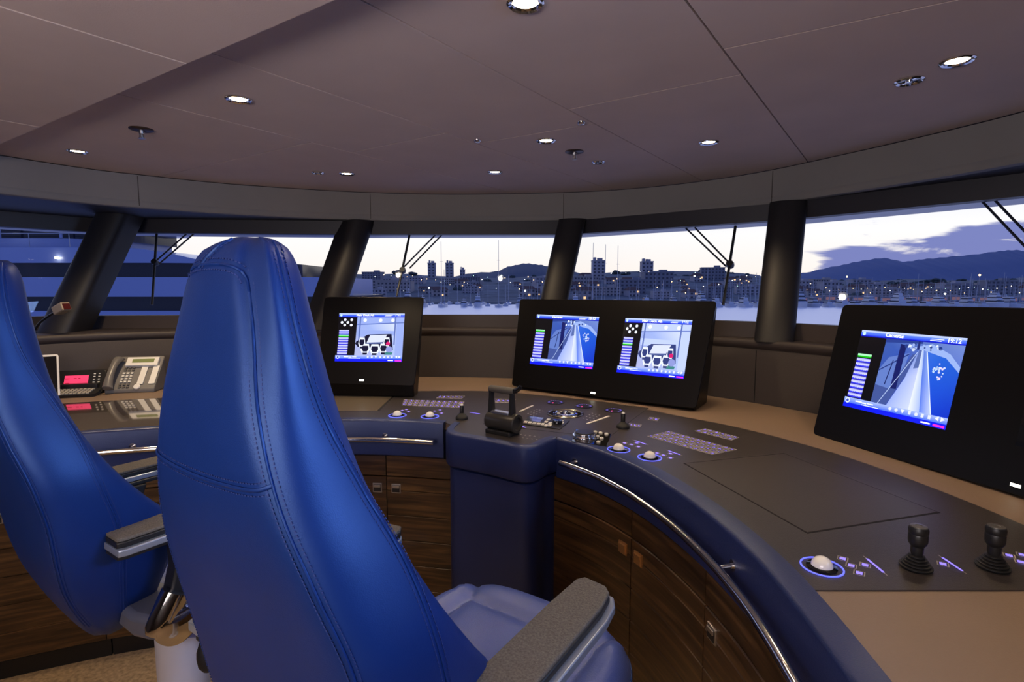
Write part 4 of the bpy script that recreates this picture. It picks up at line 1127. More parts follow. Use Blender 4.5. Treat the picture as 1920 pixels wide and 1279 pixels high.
        MB().lathe([(.0002, -.05), (.026, -.046), (.034, -.03), (.036, 0), (.036, .062), (.030, .064), (.0002, .064)], (X(.285), -.405, .70), (0, .50, .87), 28).lathe([(.0002, -.018), (.040, -.018), (.050, -.012), (.054, .0), (.052, .012), (.040, .020), (.0002, .022)], (X(.300), -.385, .675), (sd, 0, 0), 32).build('chrome_hinge', CHROME, arm, smooth=40)
        MB().lathe([(.0002, -.012), (.008, -.012), (.008, .006), (.0002, .006)], (X(.289), -.28, .85), (1, 0, 0), 12).build('bolt', CHROME, arm, smooth=40)
    # underframe, pedestal
    MB().prism([(-.2, -.45), (.2, -.45), (.262, -.43), (.288, -.37), (.292, -.20), (.285, -.10), (-.285, -.10), (-.292, -.20), (-.288, -.37), (-.262, -.43)], .63, .695).build('seat_frame', mat('seat_frame_grey', (.12, .13, .18), .35, .3), t, smooth=30, bevel=.02, bseg=4)
    MB().lathe([(.0002, -.07), (.17, -.07), (.17, -.058), (.16, -.05), (.08, -.042), (.072, -.03), (.072, .63), (.0002, .631)], (0, -.25, 0), n=40).build('pedestal', PEDES, t, smooth=40)
    pb = MB().lathe([(.003, .062), (.012, .055), (.020, .045), (.028, .020), (.029, 0), (.026, -.022), (.016, -.038), (.0002, -.044)], (.275, -.30, .52)).build('pump_bulb', RUBBER, t, smooth=60)
    MB().tube(smoothp([(.275, -.30, .575), (.28, -.30, .62), (.262, -.33, .665), (.235, -.36, .668)], 6), .004, 8).build('hose', RUBBER, pb, smooth=60)
    MB().lathe([(.010, 0), (.010, .012)], (.275, -.30, .572), n=12).build('valve', CHROME, pb, smooth=40)
    MB().tube(smoothp([(.10, -.20, .58), (.20, -.21, .555), (.27, -.15, .50), (.30, -.05, .49)], 5), [.012] * 16, 10, flat=.7).build('lever', BLACKP, t, smooth=50)
    return t
CAZ = math.radians(34)
ch1 = make_chair('large blue leather helm chair in front, seen from behind with its seat and right armrest')
ch1.location = (-.048, 1.175, 0); ch1.rotation_euler = (0, 0, -CAZ)
ch2 = copy_tree(ch1)
for c_ in ch2.children:
    if c_.name.startswith('backrest'): c_.location.y -= .058
ch2['label'] = 'blue leather helm chair cut off by the left picture edge, on its white pedestal'
ch2.location = (-.048 - .865, 1.175 + .63, -.0); ch2.rotation_euler = (0, 0, -CAZ)

# ================================================================== outside
SEA = -8.5
def at(px, py, D): return GY(px, py, D)
wm = bpy.data.materials.new('harbour_water'); N_, L_, b_ = nodes(wm)
b_.inputs['Base Color'].default_value = (1, .97, .95, 1); b_.inputs['Roughness'].default_value = .42; b_.inputs['Metallic'].default_value = 1; b_.inputs['Specular IOR Level'].default_value = .9; b_.inputs['IOR'].default_value = 1.6
nz = N_.new('ShaderNodeTexNoise'); nz.inputs['Scale'].default_value = .25; nz.inputs['Detail'].default_value = 4
tcn = N_.new('ShaderNodeTexCoord'); mpn = N_.new('ShaderNodeMapping'); mpn.inputs['Scale'].default_value = (3, .5, 1)
bpn = N_.new('ShaderNodeBump'); bpn.inputs['Strength'].default_value = .04; bpn.inputs['Distance'].default_value = .5
L_.new(tcn.outputs['Object'], mpn.inputs['Vector']); L_.new(mpn.outputs['Vector'], nz.inputs['Vector']); L_.new(nz.outputs['Fac'], bpn.inputs['Height']); L_.new(bpn.outputs['Normal'], b_.inputs['Normal'])
MB().add([(-900, 6, SEA), (900, 6, SEA), (900, 420, SEA), (-900, 420, SEA)], [(0, 1, 2, 3)]).build('sea', wm, kind='structure', smooth=0)
SKY = [(0, 520), (300, 520), (560, 510), (620, 503), (700, 505), (760, 503), (800, 507), (880, 510), (940, 512), (1000, 508), (1070, 507), (1120, 503), (1160, 500), (1240, 498), (1290, 499), (1330, 500), (1400, 503), (1440, 510), (1500, 516), (1560, 515), (1650, 517), (1700, 513), (1760, 516), (1860, 515), (1920, 510), (2100, 508)]
def skyl(px):
    for i in range(len(SKY) - 1):
        if SKY[i][0] <= px <= SKY[i + 1][0]:
            t = (px - SKY[i][0]) / (SKY[i + 1][0] - SKY[i][0]); return SKY[i][1] * (1 - t) + SKY[i + 1][1] * t
    return 515
DN, DF = 345, 700
def ground(px, D):
    top = 1.55 + (540 - skyl(px)) / 1000 * DF - 7
    t = max(0, min(1, (D - DN) / (DF - DN))); return (SEA + 1.2) * (1 - t ** 1.1) + top * t ** 1.1
mb = MB(); cols = list(range(-100, 2140, 28)); rows = [290, 300, 345, 400, 460, 520, 580, 640, 700, 760, 900]
vs = []
for D in rows:
    for px in cols:
        x = (px - 960) / 1000 * D
        z = SEA - 1 if D == 290 else SEA + 1.0 if D == 300 else ground(px, D) if D <= 700 else ground(px, 700) - (D - 700) * .1
        if D == 290: D_ = 331
        else: D_ = {300: 332}.get(D, D)
        vs.append((x * D_ / D, D_, z))
nc = len(cols)
fs = [(r * nc + c, r * nc + c + 1, (r + 1) * nc + c + 1, (r + 1) * nc + c) for r in range(len(rows) - 1) for c in range(nc - 1)]
MB().add(vs, fs).build('land', mat('hillside', (.13, .15, .16), .9, var=.4, vscale=.05), kind='structure', smooth=60)
def ridge(pts, D, depth, name, m, base=-20):
    mb = MB(); fr = []; 
    P = smoothp([((px - 960) / 1000 * D, 1.55 + (540 - y) / 1000 * D) for px, y in pts], 8)
    rs = []
    for k, (x, z) in enumerate(P):
        j = D * .0006 * math.sin(k * 1.7) + D * .0004 * math.sin(k * .61 + 1)
        rs.append([(x, D - depth, base), (x, D - depth * .45, base + (z - base) * .62 + j), (x, D, z + j), (x, D + depth, base)])
    mb.rings(rs, closed=False, cap0=False, cap1=False)
    mb.build(name, m, kind='structure', smooth=80)
ridge([(800, 530), (870, 515), (930, 509), (955, 500), (985, 495), (1010, 497), (1040, 503), (1100, 515), (1180, 530)], 2400, 500, 'hill', mat('hazy_hill', (.11, .125, .15), .95))  # bluish distance haze mixed into the hill colour
ridge([(1380, 530), (1440, 514), (1500, 512), (1560, 500), (1600, 492), (1645, 485), (1690, 491), (1730, 486), (1780, 482), (1850, 474), (1885, 470), (1930, 474), (2000, 480), (2100, 500)], 9000, 1500, 'mountain', mat('hazy_mountain', (.15, .19, .30), .95))  # mountain colour carries the blue haze of distance

VIS = [(556, 668), (690, 1040), (1072, 1432), (1492, 1920)]
def vis_px(r):
    tot = sum(b - a for a, b in VIS); k = r * tot
    for a, b in VIS:
        if k < b - a: return a + k
        k -= b - a
    return VIS[-1][1]
BW = [mat('render_pale', (.46, .43, .44), .8), mat('render_cream', (.46, .41, .38), .8), mat('render_grey', (.27, .27, .30), .8)]  # renders paled, with the distance haze put into their colour
WIN = mat('hazy_window', (.07, .075, .10), .3); WARMW = emit('lit_window', (1, .62, .28), 1.3); ROOFM = mat('tile_roof', (.13, .07, .055), .8)  # unlit panes lightened to hold the haze in their colour
def make_building(w, d, h, wi, label, gable=False, towers=False):
    t = empty('building', (0, 0, 0), label, 'building')
    m = MB().box((0, 0, h / 2), (w, d, h))
    if not gable: m.box((0, 0, h + .4), (w + .6, d + .6, .8)).box((w * .2, 0, h + 1.8), (w * .25, d * .4, 2.6))
    else:
        m.add([(-w / 2 - .6, -d / 2 - .6, h), (w / 2 + .6, -d / 2 - .6, h), (w / 2 + .6, d / 2 + .6, h), (-w / 2 - .6, d / 2 + .6, h), (-w / 2 + 2, 0, h + 3), (w / 2 - 2, 0, h + 3)], [(0, 1, 5, 4), (1, 2, 5), (2, 3, 4, 5), (3, 0, 4), (3, 2, 1, 0)], 1)
    if towers: m.box((-w * .28, 0, h + 2.2), (w * .2, d * .5, 3.2)).box((0, 0, h + 1.5), (w * .16, d * .3, 3.4))
    m.build('walls', [BW[wi], ROOFM], t, smooth=0)
    a = MB(); b = MB(); nx = max(2, int(w / 4)); nzr = max(2, int(h / 3.2))
    for i in range(nx):
        for j in range(nzr):
            c = (-w / 2 + (i + .5) * w / nx, -d / 2 - .05, (j + .55) * h / nzr)
            (b if R_.random() < .02 else a).box(c, (w / nx * .5, .12, h / nzr * .48))
    a.build('windows', WIN, t, smooth=0)
    if b.v: b.build('lit_windows', WARMW, t, smooth=0)
    return t
protoB = [make_building(22, 14, 11, 0, '', ), make_building(16, 12, 8, 1, '', True), make_building(30, 14, 15, 2, ''), make_building(12, 10, 7, 0, '', True), make_building(38, 14, 12, 1, '')]
used = set()
TAKEN = []
def free(x, y, r):
    return all((x - a) ** 2 + (y - b) ** 2 > (r + c) ** 2 for a, b, c in TAKEN)
TOWERS = [(811, 491, 14, 650, 'left one of two square towers on the skyline in the middle window'), (844, 491, 14, 650, 'right one of two square towers on the skyline in the middle window'),
          (640, 483, 14, 600, 'dark tower block beside the post left of the middle window'), (1120, 486, 23, 560, 'tall broad tower block left in the window behind the twin-screen monitor'), (1210, 488, 21, 600, 'broad tower block right of centre in the window behind the twin-screen monitor'), (868, 503, 9, 640, 'low tower just right of the two skyline towers')]
for px, yt, wpx, D, lb in TOWERS: TAKEN.append(((px - 960) / 1000 * D, D, wpx / 1000 * D * .66))
R_.seed(21)
BR = [13, 10, 17, 8, 20.5]
for i in range(95):
    k = i % 5 if i < 20 else R_.choice([0, 1, 1, 3, 3, 0, 2, 4])
    s = R_.uniform(.5, .85); ok = False
    for q in range(40):
        px = vis_px(R_.random()); D = 362 + 225 * R_.random()
        if px > 1560: D = 400 + 140 * R_.random()
        if free((px - 960) / 1000 * D, D, BR[k] * s): ok = True; break
    if not ok: continue
    TAKEN.append(((px - 960) / 1000 * D, D, BR[k] * s))
    o = protoB[k] if k not in used else copy_tree(protoB[k]); used.add(k)
    o.location = ((px - 960) / 1000 * D, D, ground(px, D) - 1); o.rotation_euler = (0, 0, R_.uniform(-.35, .35)); o.scale = (s, s, s * R_.uniform(.8, 1.1))
    kindl = ['flat-roofed pale apartment block', 'hipped-roof cream house', 'long grey apartment block', 'small pale house with tiled roof', 'wide cream apartment block'][k]
    tag(o, kindl + ' on the hillside across the harbour', 'building', kindl + 's across the harbour')
for px, yt, wpx, D, lb in TOWERS:
    w = wpx / 1000 * D; z0 = ground(px, min(D, 700)) - 3; top = 1.55 + (540 - yt) / 1000 * D
    o = make_building(w, w * .8, top - z0 - 2.5, 0, lb, False, True); o.location = ((px - 960) / 1000 * D, D, z0); o.name = 'tower_block'
# trees
LEAF = mat('hazy_foliage', (.06, .08, .075), .9, var=.4, vscale=.6); BARK = mat('bark', (.06, .045, .035), .9)  # leaf colour greyed with haze
def make_tree(seed, h, r, flat):
    rr = random.Random(seed)
    t = empty('tree', (0, 0, 0), '', 'tree')
    MB().tube([(0, 0, -1), (.1, 0, h * .3), (0, .1, h * .6)], [r * .10, r * .07, r * .04], 7).build('trunk', BARK, t, smooth=60)
    bm = bmesh.new()
    for k in range(7):
        a = rr.random() * 6.28; q = rr.random() * r * .55
        m = Matrix.Translation((q * math.cos(a), q * math.sin(a), h * (.55 + .3 * rr.random()))) @ Matrix.Diagonal((r * .6, r * .6, r * .5 * flat, 1))
        res = bmesh.ops.create_icosphere(bm, subdivisions=2, radius=1, matrix=m)
        for v in res['verts']: v.co += Vector((rr.uniform(-1, 1), rr.uniform(-1, 1), rr.uniform(-1, 1))) * r * .09
    me = bpy.data.meshes.new('crown'); bm.to_mesh(me); bm.free(); me.materials.append(LEAF)
    o = bpy.data.objects.new('crown', me); COL.objects.link(o); o.parent = t
    return t
protoT = [make_tree(3, 10, 5, .9), make_tree(5, 12, 6, .7), make_tree(8, 9, 4, 1.2)]; usedT = set()
for i in range(96):
    k = i % 3; o = protoT[k] if k not in usedT else copy_tree(protoT[k]); usedT.add(k)
    px = vis_px((i * .6180339) % 1) if i < 62 else 1500 + 430 * ((i * .618) % 1)
    D = R_.uniform(600, 698) if i < 46 else R_.uniform(380, 640)
    for q in range(40):
        if free((px - 960) / 1000 * D, D, 4.5): break
        px += R_.uniform(-6, 6); D = R_.uniform(600, 698) if i < 46 else R_.uniform(380, 690)
    TAKEN.append(((px - 960) / 1000 * D, D, 4.5))
    o.location = ((px - 960) / 1000 * D, D, ground(px, D) - 6.5); s = R_.uniform(.6, 1.05); o.scale = (s * 1.2, s * 1.2, s); o.rotation_euler = (0, 0, R_.random() * 6)
    tag(o, ['round-crowned dark tree among the hillside houses', 'broad spreading dark tree among the hillside houses', 'narrow dark tree among the hillside houses'][k], 'tree', ['round hillside trees', 'broad hillside trees', 'narrow hillside trees'][k])
# boats
HULL = mat('boat_white', (.62, .64, .68), .3); BGL = mat('boat_window', (.02, .025, .04), .1); MAST = mat('mast_alu', (.42, .44, .5), .4, .4)
def hullmesh(l, b, h, m):
    rs = []
    for t in [0, .15, .35, .55, .75, .9, 1.0]:
        w = b / 2 * (1 - max(0, (t - .4) / .6) ** 2.2) + .05; z = h * (1 + .25 * t * t); y = (t - .5) * l
        rs.append([(-w, y, z), (-w * .8, y, -.3), (0, y, -.5), (w * .8, y, -.3), (w, y, z), (0, y, z * 1.02)])
    return m.rings(rs)
def make_motor(l, b, h, dec, label):
    t = empty('motor_boat', (0, 0, 0), label, 'boat')
    hullmesh(l, b, h, MB()).build('hull', HULL, t, smooth=30)
    m = MB(); g = MB(); z = h
    for k in range(dec):
        f = 1 - .22 * k; ll = l * .5 * f; bb = b * .72 * f
        m.add([(-bb / 2, -ll * .55, z), (bb / 2, -ll * .55, z), (bb / 2, ll * .5, z), (-bb / 2, ll * .5, z), (-bb * .46, -ll * .5, z + 1.9), (bb * .46, -ll * .5, z + 1.9), (bb * .42, ll * .25, z + 1.9), (-bb * .42, ll * .25, z + 1.9)],
              [(0, 1, 5, 4), (1, 2, 6, 5), (2, 3, 7, 6), (3, 0, 4, 7), (4, 5, 6, 7)])
        g.box((0, -ll * .05, z + 1.15), (bb * 1.0, ll * .85, .55)); z += 2.0
    m.tube([(0, -l * .1, z), (0, -l * .16, z + 1.8)], .14, 6).box((0, -l * .13, z + 1.0), (b * .5, .3, .15))
    m.build('superstructure', HULL, t, smooth=20); g.build('windows', BGL, t, smooth=0)
    return t
def make_sail(l, mh, label):
    t = empty('sailing_boat', (0, 0, 0), label, 'boat')
    hullmesh(l, l * .3, 1.1, MB()).build('hull', HULL, t, smooth=30)
    m = MB().tube([(0, l * .05, .9), (0, l * .05, mh)], [.16, .09], 6)
    for z in (.45, .7): m.cyl((-.9, l * .05, mh * z), (.9, l * .05, mh * z), .05, n=5)
    m.build('mast', MAST, t, smooth=40)
    MB().cyl((0, l * .03, 2.1), (0, -l * .35, 2.1), .22, n=8).build('boom', mat('sail_cover', (.05, .08, .25), .7), t, smooth=40)
    MB().add([(-.8, -l * .2, 1.1), (.8, -l * .2, 1.1), (.7, l * .2, 1.1), (-.7, l * .2, 1.1), (-.6, -l * .15, 1.7), (.6, -l * .15, 1.7), (.5, l * .1, 1.6), (-.5, l * .1, 1.6)], [(0, 1, 5, 4), (1, 2, 6, 5), (2, 3, 7, 6), (3, 0, 4, 7), (4, 5, 6, 7)]).build('cabin', HULL, t, smooth=0)
    return t
pm_ = [make_motor(14.5, 4.8, 1.7, 2, ''), make_motor(11, 3.8, 1.2, 1, ''), make_motor(17, 6.0, 2.3, 3, '')]; um = set()
ps_ = [make_sail(12, 17, ''), make_sail(10, 13, '')]; us = set()
YACHTS = [(829, 455, 'sailing yacht whose dark mast rises highest left in the middle window'), (935, 452, 'sailing yacht whose pale mast rises highest right in the middle window'), (1110, 457, 'sailing yacht with very tall mast left in the fourth window'), (1133, 460, 'sailing yacht with tall mast just right of the leftmost tower block'), (1156, 462, 'sailing yacht with tall mast between the two broad tower blocks')]
R_.seed(5)
ML = ['white two-deck motor boat moored across the harbour', 'small white motor boat moored across the harbour', 'tall three-deck motor yacht moored across the harbour']
MG = ['two-deck motor boats', 'small motor boats', 'three-deck motor yachts']
def visible(px): return any(a - 6 < px < b + 4 for a, b in VIS)
for D, step, motor in ((283, 7.4, True), (300, 4.9, False), (314, 4.9, False), (327, 5.2, False)):
    x = (556 - 960) / 1000 * D; n_ = 0
    while x < .965 * D:
        px = 960 + x / D * 1000; n_ += 1
        st = step
        if visible(px) and not (D == 283 and any(abs(px - y_[0]) < 26 for y_ in YACHTS)):
            if motor:
                k = [0, 1, 2, 0, 1, 0, 1][n_ % 7]; o = pm_[k] if k not in um else copy_tree(pm_[k]); um.add(k); s = R_.uniform(.85, 1.0)
                o.rotation_euler = (0, 0, R_.choice([PI, PI, 0]) + R_.uniform(-.06, .06)); o.scale = (s, s, s); tag(o, ML[k], 'boat', MG[k])
            elif px > 1240 or R_.random() < .42:
                k = n_ % 2; o = ps_[k] if k not in us else copy_tree(ps_[k]); us.add(k); s = R_.uniform(.8, 1.05)
                o.rotation_euler = (R_.uniform(-.01, .01), 0, R_.choice([PI, 0]) + R_.uniform(-.05, .05)); o.scale = (s, s, s * R_.uniform(.8, 1.2))
                tag(o, ['sailing boat with tall bare mast in the marina', 'smaller sailing boat with bare mast in the marina'][k], 'boat', ['taller masted boats', 'smaller masted boats'][k])
            else: x += st; continue
            o.location = (x, D, SEA)
        x += st
for px, yt, lb in YACHTS:
    D = 281; mh = 1.55 + (540 - yt) / 1000 * D - SEA
    o = make_sail(15, mh, lb); o.location = ((px - 960) / 1000 * D, D, SEA); o.rotation_euler = (0, 0, PI); o.name = 'sailing_yacht'
# lamps ashore
def lamp_mat(c, s, n): return emit(n, c, s)
LC = [lamp_mat((1, .62, .25), 9, 'lamp_amber'), lamp_mat((1, .93, .78), 9, 'lamp_white'), lamp_mat((.6, 1, .75), 6, 'lamp_green'), lamp_mat((1, .40, .10), 30, 'lamp_orange'), lamp_mat((1, .9, .6), 40, 'lamp_bright')]
def make_lamp(r, m, label):
    t = empty('street_lamp', (0, 0, 0), label, 'lamp')
    MB().tube([(0, 0, -6), (0, 0, -r)], .10, 6).build('post', MAST, t, smooth=40)
    MB().lathe([(r * math.sin(a), -r * math.cos(a)) for a in (.01, .5, 1, 1.57, 2.1, 2.6, 3.13)], n=10).build('lamp_head', m, t, smooth=60)
    return t
pl = [make_lamp(.42, LC[0], ''), make_lamp(.38, LC[1], ''), make_lamp(.35, LC[2], '')]; ul = set()
R_.seed(11)
for i in range(110):
    k = [0, 1, 0, 0, 1, 2, 0][i % 7]; o = pl[k] if k not in ul else copy_tree(pl[k]); ul.add(k)
    px = vis_px((i * .6180339 + .2) % 1); D = R_.uniform(345, 600)
    if px > 1560: D = R_.uniform(345, 420)
    for q in range(40):
        if free((px - 960) / 1000 * D, D, 1.2): break
        px += R_.uniform(-3, 3); D = R_.uniform(345, 600 if px < 1560 else 430)
    TAKEN.append(((px - 960) / 1000 * D, D, 1.2))
    y = R_.uniform(0, 8); o.location = ((px - 960) / 1000 * D, D, ground(px, D) + 5 + y * .4); s = R_.uniform(.35, .85) * D / 400; o.scale = (s, s, s)
    tag(o, ['amber lamp among the houses across the harbour', 'white lamp among the houses across the harbour', 'greenish lamp among the houses across the harbour'][k], 'lamp', ['amber shore lamps', 'white shore lamps', 'greenish shore lamps'][k])
for px, py, r, m, lb in [(804, 540, .85, 4, 'big ball standing in for a downlight reflection, left of centre in the middle window'), (985, 545, .85, 4, 'big ball standing in for a downlight reflection, on the right in the middle window'), (1302, 518, .75, 4, 'big white lamp in the window behind the twin-screen monitor'),  # the two in the middle window are added for ceiling-light reflections in the glass
                         (1588, 519, .75, 3, 'bright orange lamp on the left in the rightmost window'), (1837, 516, .95, 3, 'bright orange lamp on the right in the rightmost window'), (1772, 551, .8, 4, 'white ball standing in for a downlight reflection, low above the right monitor'), (643, 486 + 56, .4, 4, 'white lamp between chair back and window post')]:  # the one above the right monitor also replaces a reflection in the glass
    D = 342; o = make_lamp(r * .6, LC[m], lb); o.location = at(px, py, D)
# quay kiosks on the right
KI = emit('kiosk_glow', (.9, .45, .42), .16)  # lamplight falling on the fronts put in as their own glow
def make_kiosk():
    t = empty('kiosk', (0, 0, 0), '', 'kiosk')
    MB().box((0, 0, 1.5), (7, 4, 3)).box((0, 0, 3.1), (7.8, 5, .3)).build('shed', BW[0], t, smooth=0)
    MB().box((0, -2.05, 1.3), (5.6, .1, 1.7)).build('lit_front', KI, t, smooth=0)
    return t
k0 = make_kiosk()
for i in range(17):
    o = k0 if i == 0 else copy_tree(k0); px = 1500 + i * 26; D = 335.5
    o.location = ((px - 960) / 1000 * D, D, SEA + 1.5 + (i % 3) * .4)
    tag(o, 'low quayside kiosk with pinkish lit front behind the boats', 'kiosk', 'quayside kiosks')
# neighbouring motor yacht on the left
ny = empty('motor_yacht', (-30, 44, SEA), 'large neighbouring motor yacht with dark window bands filling the left windows', 'yacht')
NH = mat('yacht_white_dusk', (.30, .37, .62), .25, coat=.4)  # white paint with the blue dusk light mixed into its colour
def deckp(x0, x1, y0=40, y1=50, r=3.5):
    pts = [(x0, y0), (x1 - r, y0)]
    for k in range(9):
        a = -PI / 2 + PI / 2 * k / 8; pts.append((x1 - r + r * math.cos(a), y0 + r * 1.2 + r * 1.2 * math.sin(a)))
    return pts + [(x1, y1), (x0, y1)]
MB().prism(deckp(-70, -11.8, 39.5), SEA - 1, -.15).build('hull', NH, ny, smooth=30, bevel=.1)
MB().prism(deckp(-68, -12.0, 40.6), -.2, .95).build('lower_window_band', BGL, ny, smooth=30)
MB().prism(deckp(-69, -13.0, 40), .90, 2.35).build('main_bulwark', NH, ny, smooth=30, bevel=.12)
MB().prism(deckp(-66, -17.5, 41), 2.3, 3.5).build('upper_window_band', BGL, ny, smooth=30)
dp = deckp(-67, -23.5, 40.2); 
m = MB(); n = len(dp)
def zt(x): return 4.55 - max(0, (x + 29) / 5.5) ** 1.6 * .95
vs = [(x, y, 3.42) for x, y in dp] + [(x, y, zt(x)) for x, y in dp]
xs = [-67 + i * 1.45 for i in range(31)]
rs = [[(x, 40.2 + max(0, (x + 27) / 3.5) ** 2 * .9, 3.42), (x, 40.2 + max(0, (x + 27) / 3.5) ** 2 * .9, zt(x)), (x, 50, zt(x)), (x, 50, 3.42)] for x in xs]
m.rings(rs).build('bridge_deck_bulwark', NH, ny, smooth=30)
MB().prism(deckp(-66, -31.5, 41), 4.5, 5.3).build('mast_deck', NH, ny, smooth=30)
MB().prism(deckp(-66, -31.0, 41.5), 5.3, 6.1).build('top_window_band', BGL, ny, smooth=30)
MB().prism(deckp(-67, -29.8, 40.6), 6.1, 6.7).build('hardtop', NH, ny, smooth=30, bevel=.1)
m = MB()
for x in range(-66, -31, 3): m.cyl((x, 40.3, 4.6), (x, 40.3, 5.6), .03, n=5)
m.cyl((-66, 40.3, 5.6), (-31, 40.3, 5.6), .03, n=5); m.build('guard_rail', MAST, ny, smooth=40)
m = MB()
for k in range(10):
    x = -66 + k * 4.6; m.box((x, 40.55, 5.7), (.16, .1, .8))
m.build('window_posts', NH, ny, smooth=0)
for x, z in ((-33.8, 3.7), (-37, 6.0)): MB().lathe([(.12, 0), (.12, .15), (.0002, .16)], (x, 40.0, z), n=10).build('deck_lamp', LC[1], ny, smooth=0)

# ------------------------------------------------------------------ wipers outside the glass
def wiper(i, blade, arms, label, pivot=None):
    p, n = pane_plane(i, .055)
    B = [GP(a, b, p, n) for a, b in blade]
    t = empty('wiper', B[0], label, 'wiper', 'windscreen wipers')
    if blade[0] != blade[1]:
        MB().tube([B[0], B[1]], .0085, 8).build('blade', BLACKP, t, smooth=40)
    for a in arms:
        A = [GP(x, y, p + n * .02, n) for x, y in a]
        MB().tube(A, .0055, 8).build('arm', mat('wiper_arm', (.05, .05, .06), .35, .6), t, smooth=40)
    if pivot:
        q = GP(*pivot, p, n); MB().lathe([(.02, -.02), (.024, 0), (.02, .02)], q, n, 14).build('joint', BLACKP, t, smooth=40)
wiper(1, [(295, 418), (285, 572)], [[(366, 424), (294, 488)], [(380, 424), (297, 496)]], 'wiper with paired arms in the window left of the near chair back', (291, 492))
wiper(2, [(768, 440), (744, 556)], [[(817, 440), (757, 501)], [(829, 440), (768, 503)]], 'wiper with paired arms in the middle window', (755, 507))
wiper(3, [(1379, 424), (1356, 572)], [[(1286, 428), (1362, 500)], [(1303, 427), (1370, 496)]], 'wiper with paired arms in the window behind the twin-screen monitor', (1369, 496))
wiper(4, [(1972, 385), (1950, 590)], [[(1838, 374), (1958, 500)], [(1862, 372), (1962, 476)]], 'wiper whose two thick arms cross the top right corner window')

# ================================================================== light
w = bpy.data.worlds.new('dusk_sky'); SC.world = w; w.use_nodes = True
N, L = w.node_tree.nodes, w.node_tree.links
bg = N['Background']
tc = N.new('ShaderNodeTexCoord'); sp = N.new('ShaderNodeSeparateXYZ'); L.new(tc.outputs['Generated'], sp.inputs[0])
def math_(op, a, b=None, clamp=False):
    n = N.new('ShaderNodeMath'); n.operation = op; n.use_clamp = clamp
    for i, v in enumerate((a, b)):
        if v is None: continue
        if isinstance(v, (int, float)): n.inputs[i].default_value = v
        else: L.new(v, n.inputs[i])
    return n.outputs[0]
def ramp(fac, els):
    n = N.new('ShaderNodeValToRGB'); e = n.color_ramp.elements
    e[0].position, e[0].color = els[0][0], (*els[0][1], 1); e[1].position, e[1].color = els[-1][0], (*els[-1][1], 1)
    for p, c in els[1:-1]: x = e.new(p); x.color = (*c, 1)
    L.new(fac, n.inputs['Fac']); return n.outputs['Color']
def mixc(f, a, b):
    n = N.new('ShaderNodeMixRGB'); 
    if isinstance(f, (int, float)): n.inputs[0].default_value = f
    else: L.new(f, n.inputs[0])
    for i, v in ((1, a), (2, b)):
        if isinstance(v, tuple): n.inputs[i].default_value = (*v, 1)
        else: L.new(v, n.inputs[i])
    return n.outputs[0]
X_, Y_, Z_ = sp.outputs[0], sp.outputs[1], sp.outputs[2]
SKYF = ramp(Z_, [(0.0, (1.0, .80, .70)), (.03, (1.0, .91, .84)), (.09, (1.0, .97, .95)), (.20, (.72, .76, .95)), (.45, (.22, .30, .72)), (1.0, (.09, .14, .46))])
SKYB = ramp(Z_, [(0.0, (.16, .20, .42)), (.3, (.13, .19, .50)), (1.0, (.09, .14, .46))])
fr = N.new('ShaderNodeMapRange'); fr.interpolation_type = 'SMOOTHSTEP'; fr.inputs[1].default_value = -.15; fr.inputs[2].default_value = .65; L.new(Y_, fr.inputs[0])
sky = mixc(fr.outputs[0], SKYB, SKYF)
az = math_('DIVIDE', X_, math_('MAXIMUM', Y_, .05))       # tan of azimuth
el = math_('DIVIDE', Z_, math_('MAXIMUM', Y_, .05))
cmb = N.new('ShaderNodeCombineXYZ'); L.new(math_('MULTIPLY', az, 5.5), cmb.inputs[0]); L.new(math_('MULTIPLY', el, 34), cmb.inputs[1])
nzz = N.new('ShaderNodeTexNoise'); nzz.inputs['Scale'].default_value = 1.0; nzz.inputs['Detail'].default_value = 6; nzz.inputs['Roughness'].default_value = .55; nzz.inputs['Distortion'].default_value = .4
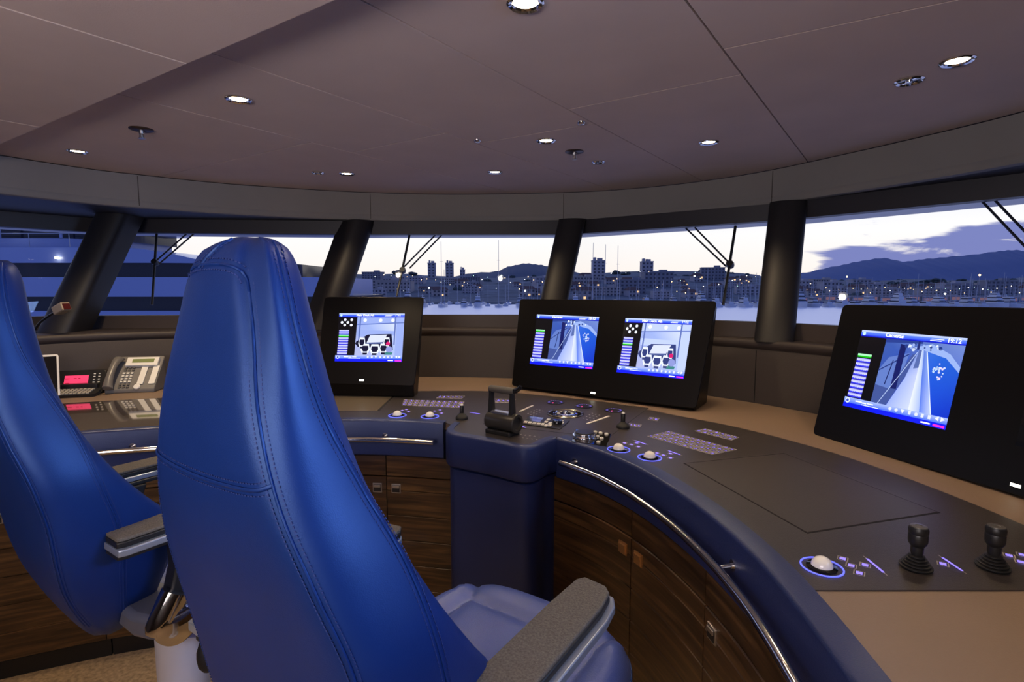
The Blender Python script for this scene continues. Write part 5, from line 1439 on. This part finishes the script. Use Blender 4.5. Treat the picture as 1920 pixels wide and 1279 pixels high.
L.new(cmb.outputs[0], nzz.inputs['Vector'])
def sstep(v, a, b):
    n = N.new('ShaderNodeMapRange'); n.interpolation_type = 'SMOOTHSTEP'; n.inputs[1].default_value = a; n.inputs[2].default_value = b
    if a > b: n.inputs[1].default_value, n.inputs[2].default_value, n.inputs[3].default_value, n.inputs[4].default_value = b, a, 1, 0
    L.new(v, n.inputs[0]); return n.outputs[0]
# cloud bank: a wedge that begins near az=.57 and thickens to the right
hi = math_('ADD', math_('MULTIPLY', math_('SUBTRACT', az, .53), .16), .055)
band = math_('MULTIPLY', sstep(math_('SUBTRACT', el, hi), .025, -.015), sstep(az, .50, .62))
cl = math_('MULTIPLY', sstep(math_('ADD', nzz.outputs['Fac'], math_('MULTIPLY', band, .34)), .62, .76), sstep(az, .42, .60))
sky = mixc(math_('MULTIPLY', cl, math_('MULTIPLY', fr.outputs[0], .92)), sky, (.135, .17, .48))
L.new(sky, bg.inputs['Color']); bg.inputs['Strength'].default_value = 1.12

def area(name, loc, aim, sx, sy, col, power, spread=180):
    l = bpy.data.lights.new(name, 'AREA'); l.shape = 'RECTANGLE'; l.size = sx; l.size_y = sy; l.color = col; l.energy = power; l.spread = math.radians(spread)
    o = bpy.data.objects.new(name, l); COL.objects.link(o); o.location = loc
    o.rotation_euler = (Vector(aim) - Vector(loc)).to_track_quat('-Z', 'Y').to_euler(); return o
area('chair_side_fill', (1.6, .30, 1.98), (-.45, .98, 1.55), .7, .4, (.36, .54, 1), 7.5, 70)  # added cool light hung inside and aimed at the chair, not a window
area('ceiling_fill', (-1.0, -1.0, 1.52), (-.7, .5, 2.5), 1.8, .4, (1, .88, .86), 36, 145)  # added unseen light behind the camera that brightens the ceiling
ea = area('aft_transom_light', (-.75, -1.18, 1.95), (-.75 + .535, -1.18 + .845, 1.97), 2.6, .10, (.74, .78, 1), 7)
for x, y in ((-.9, -.5), (.4, -1.0), (1.3, .25), (-1.9, .9)):
    spot('cabin_downlight', (x, y, 2.13), WARM, 13)
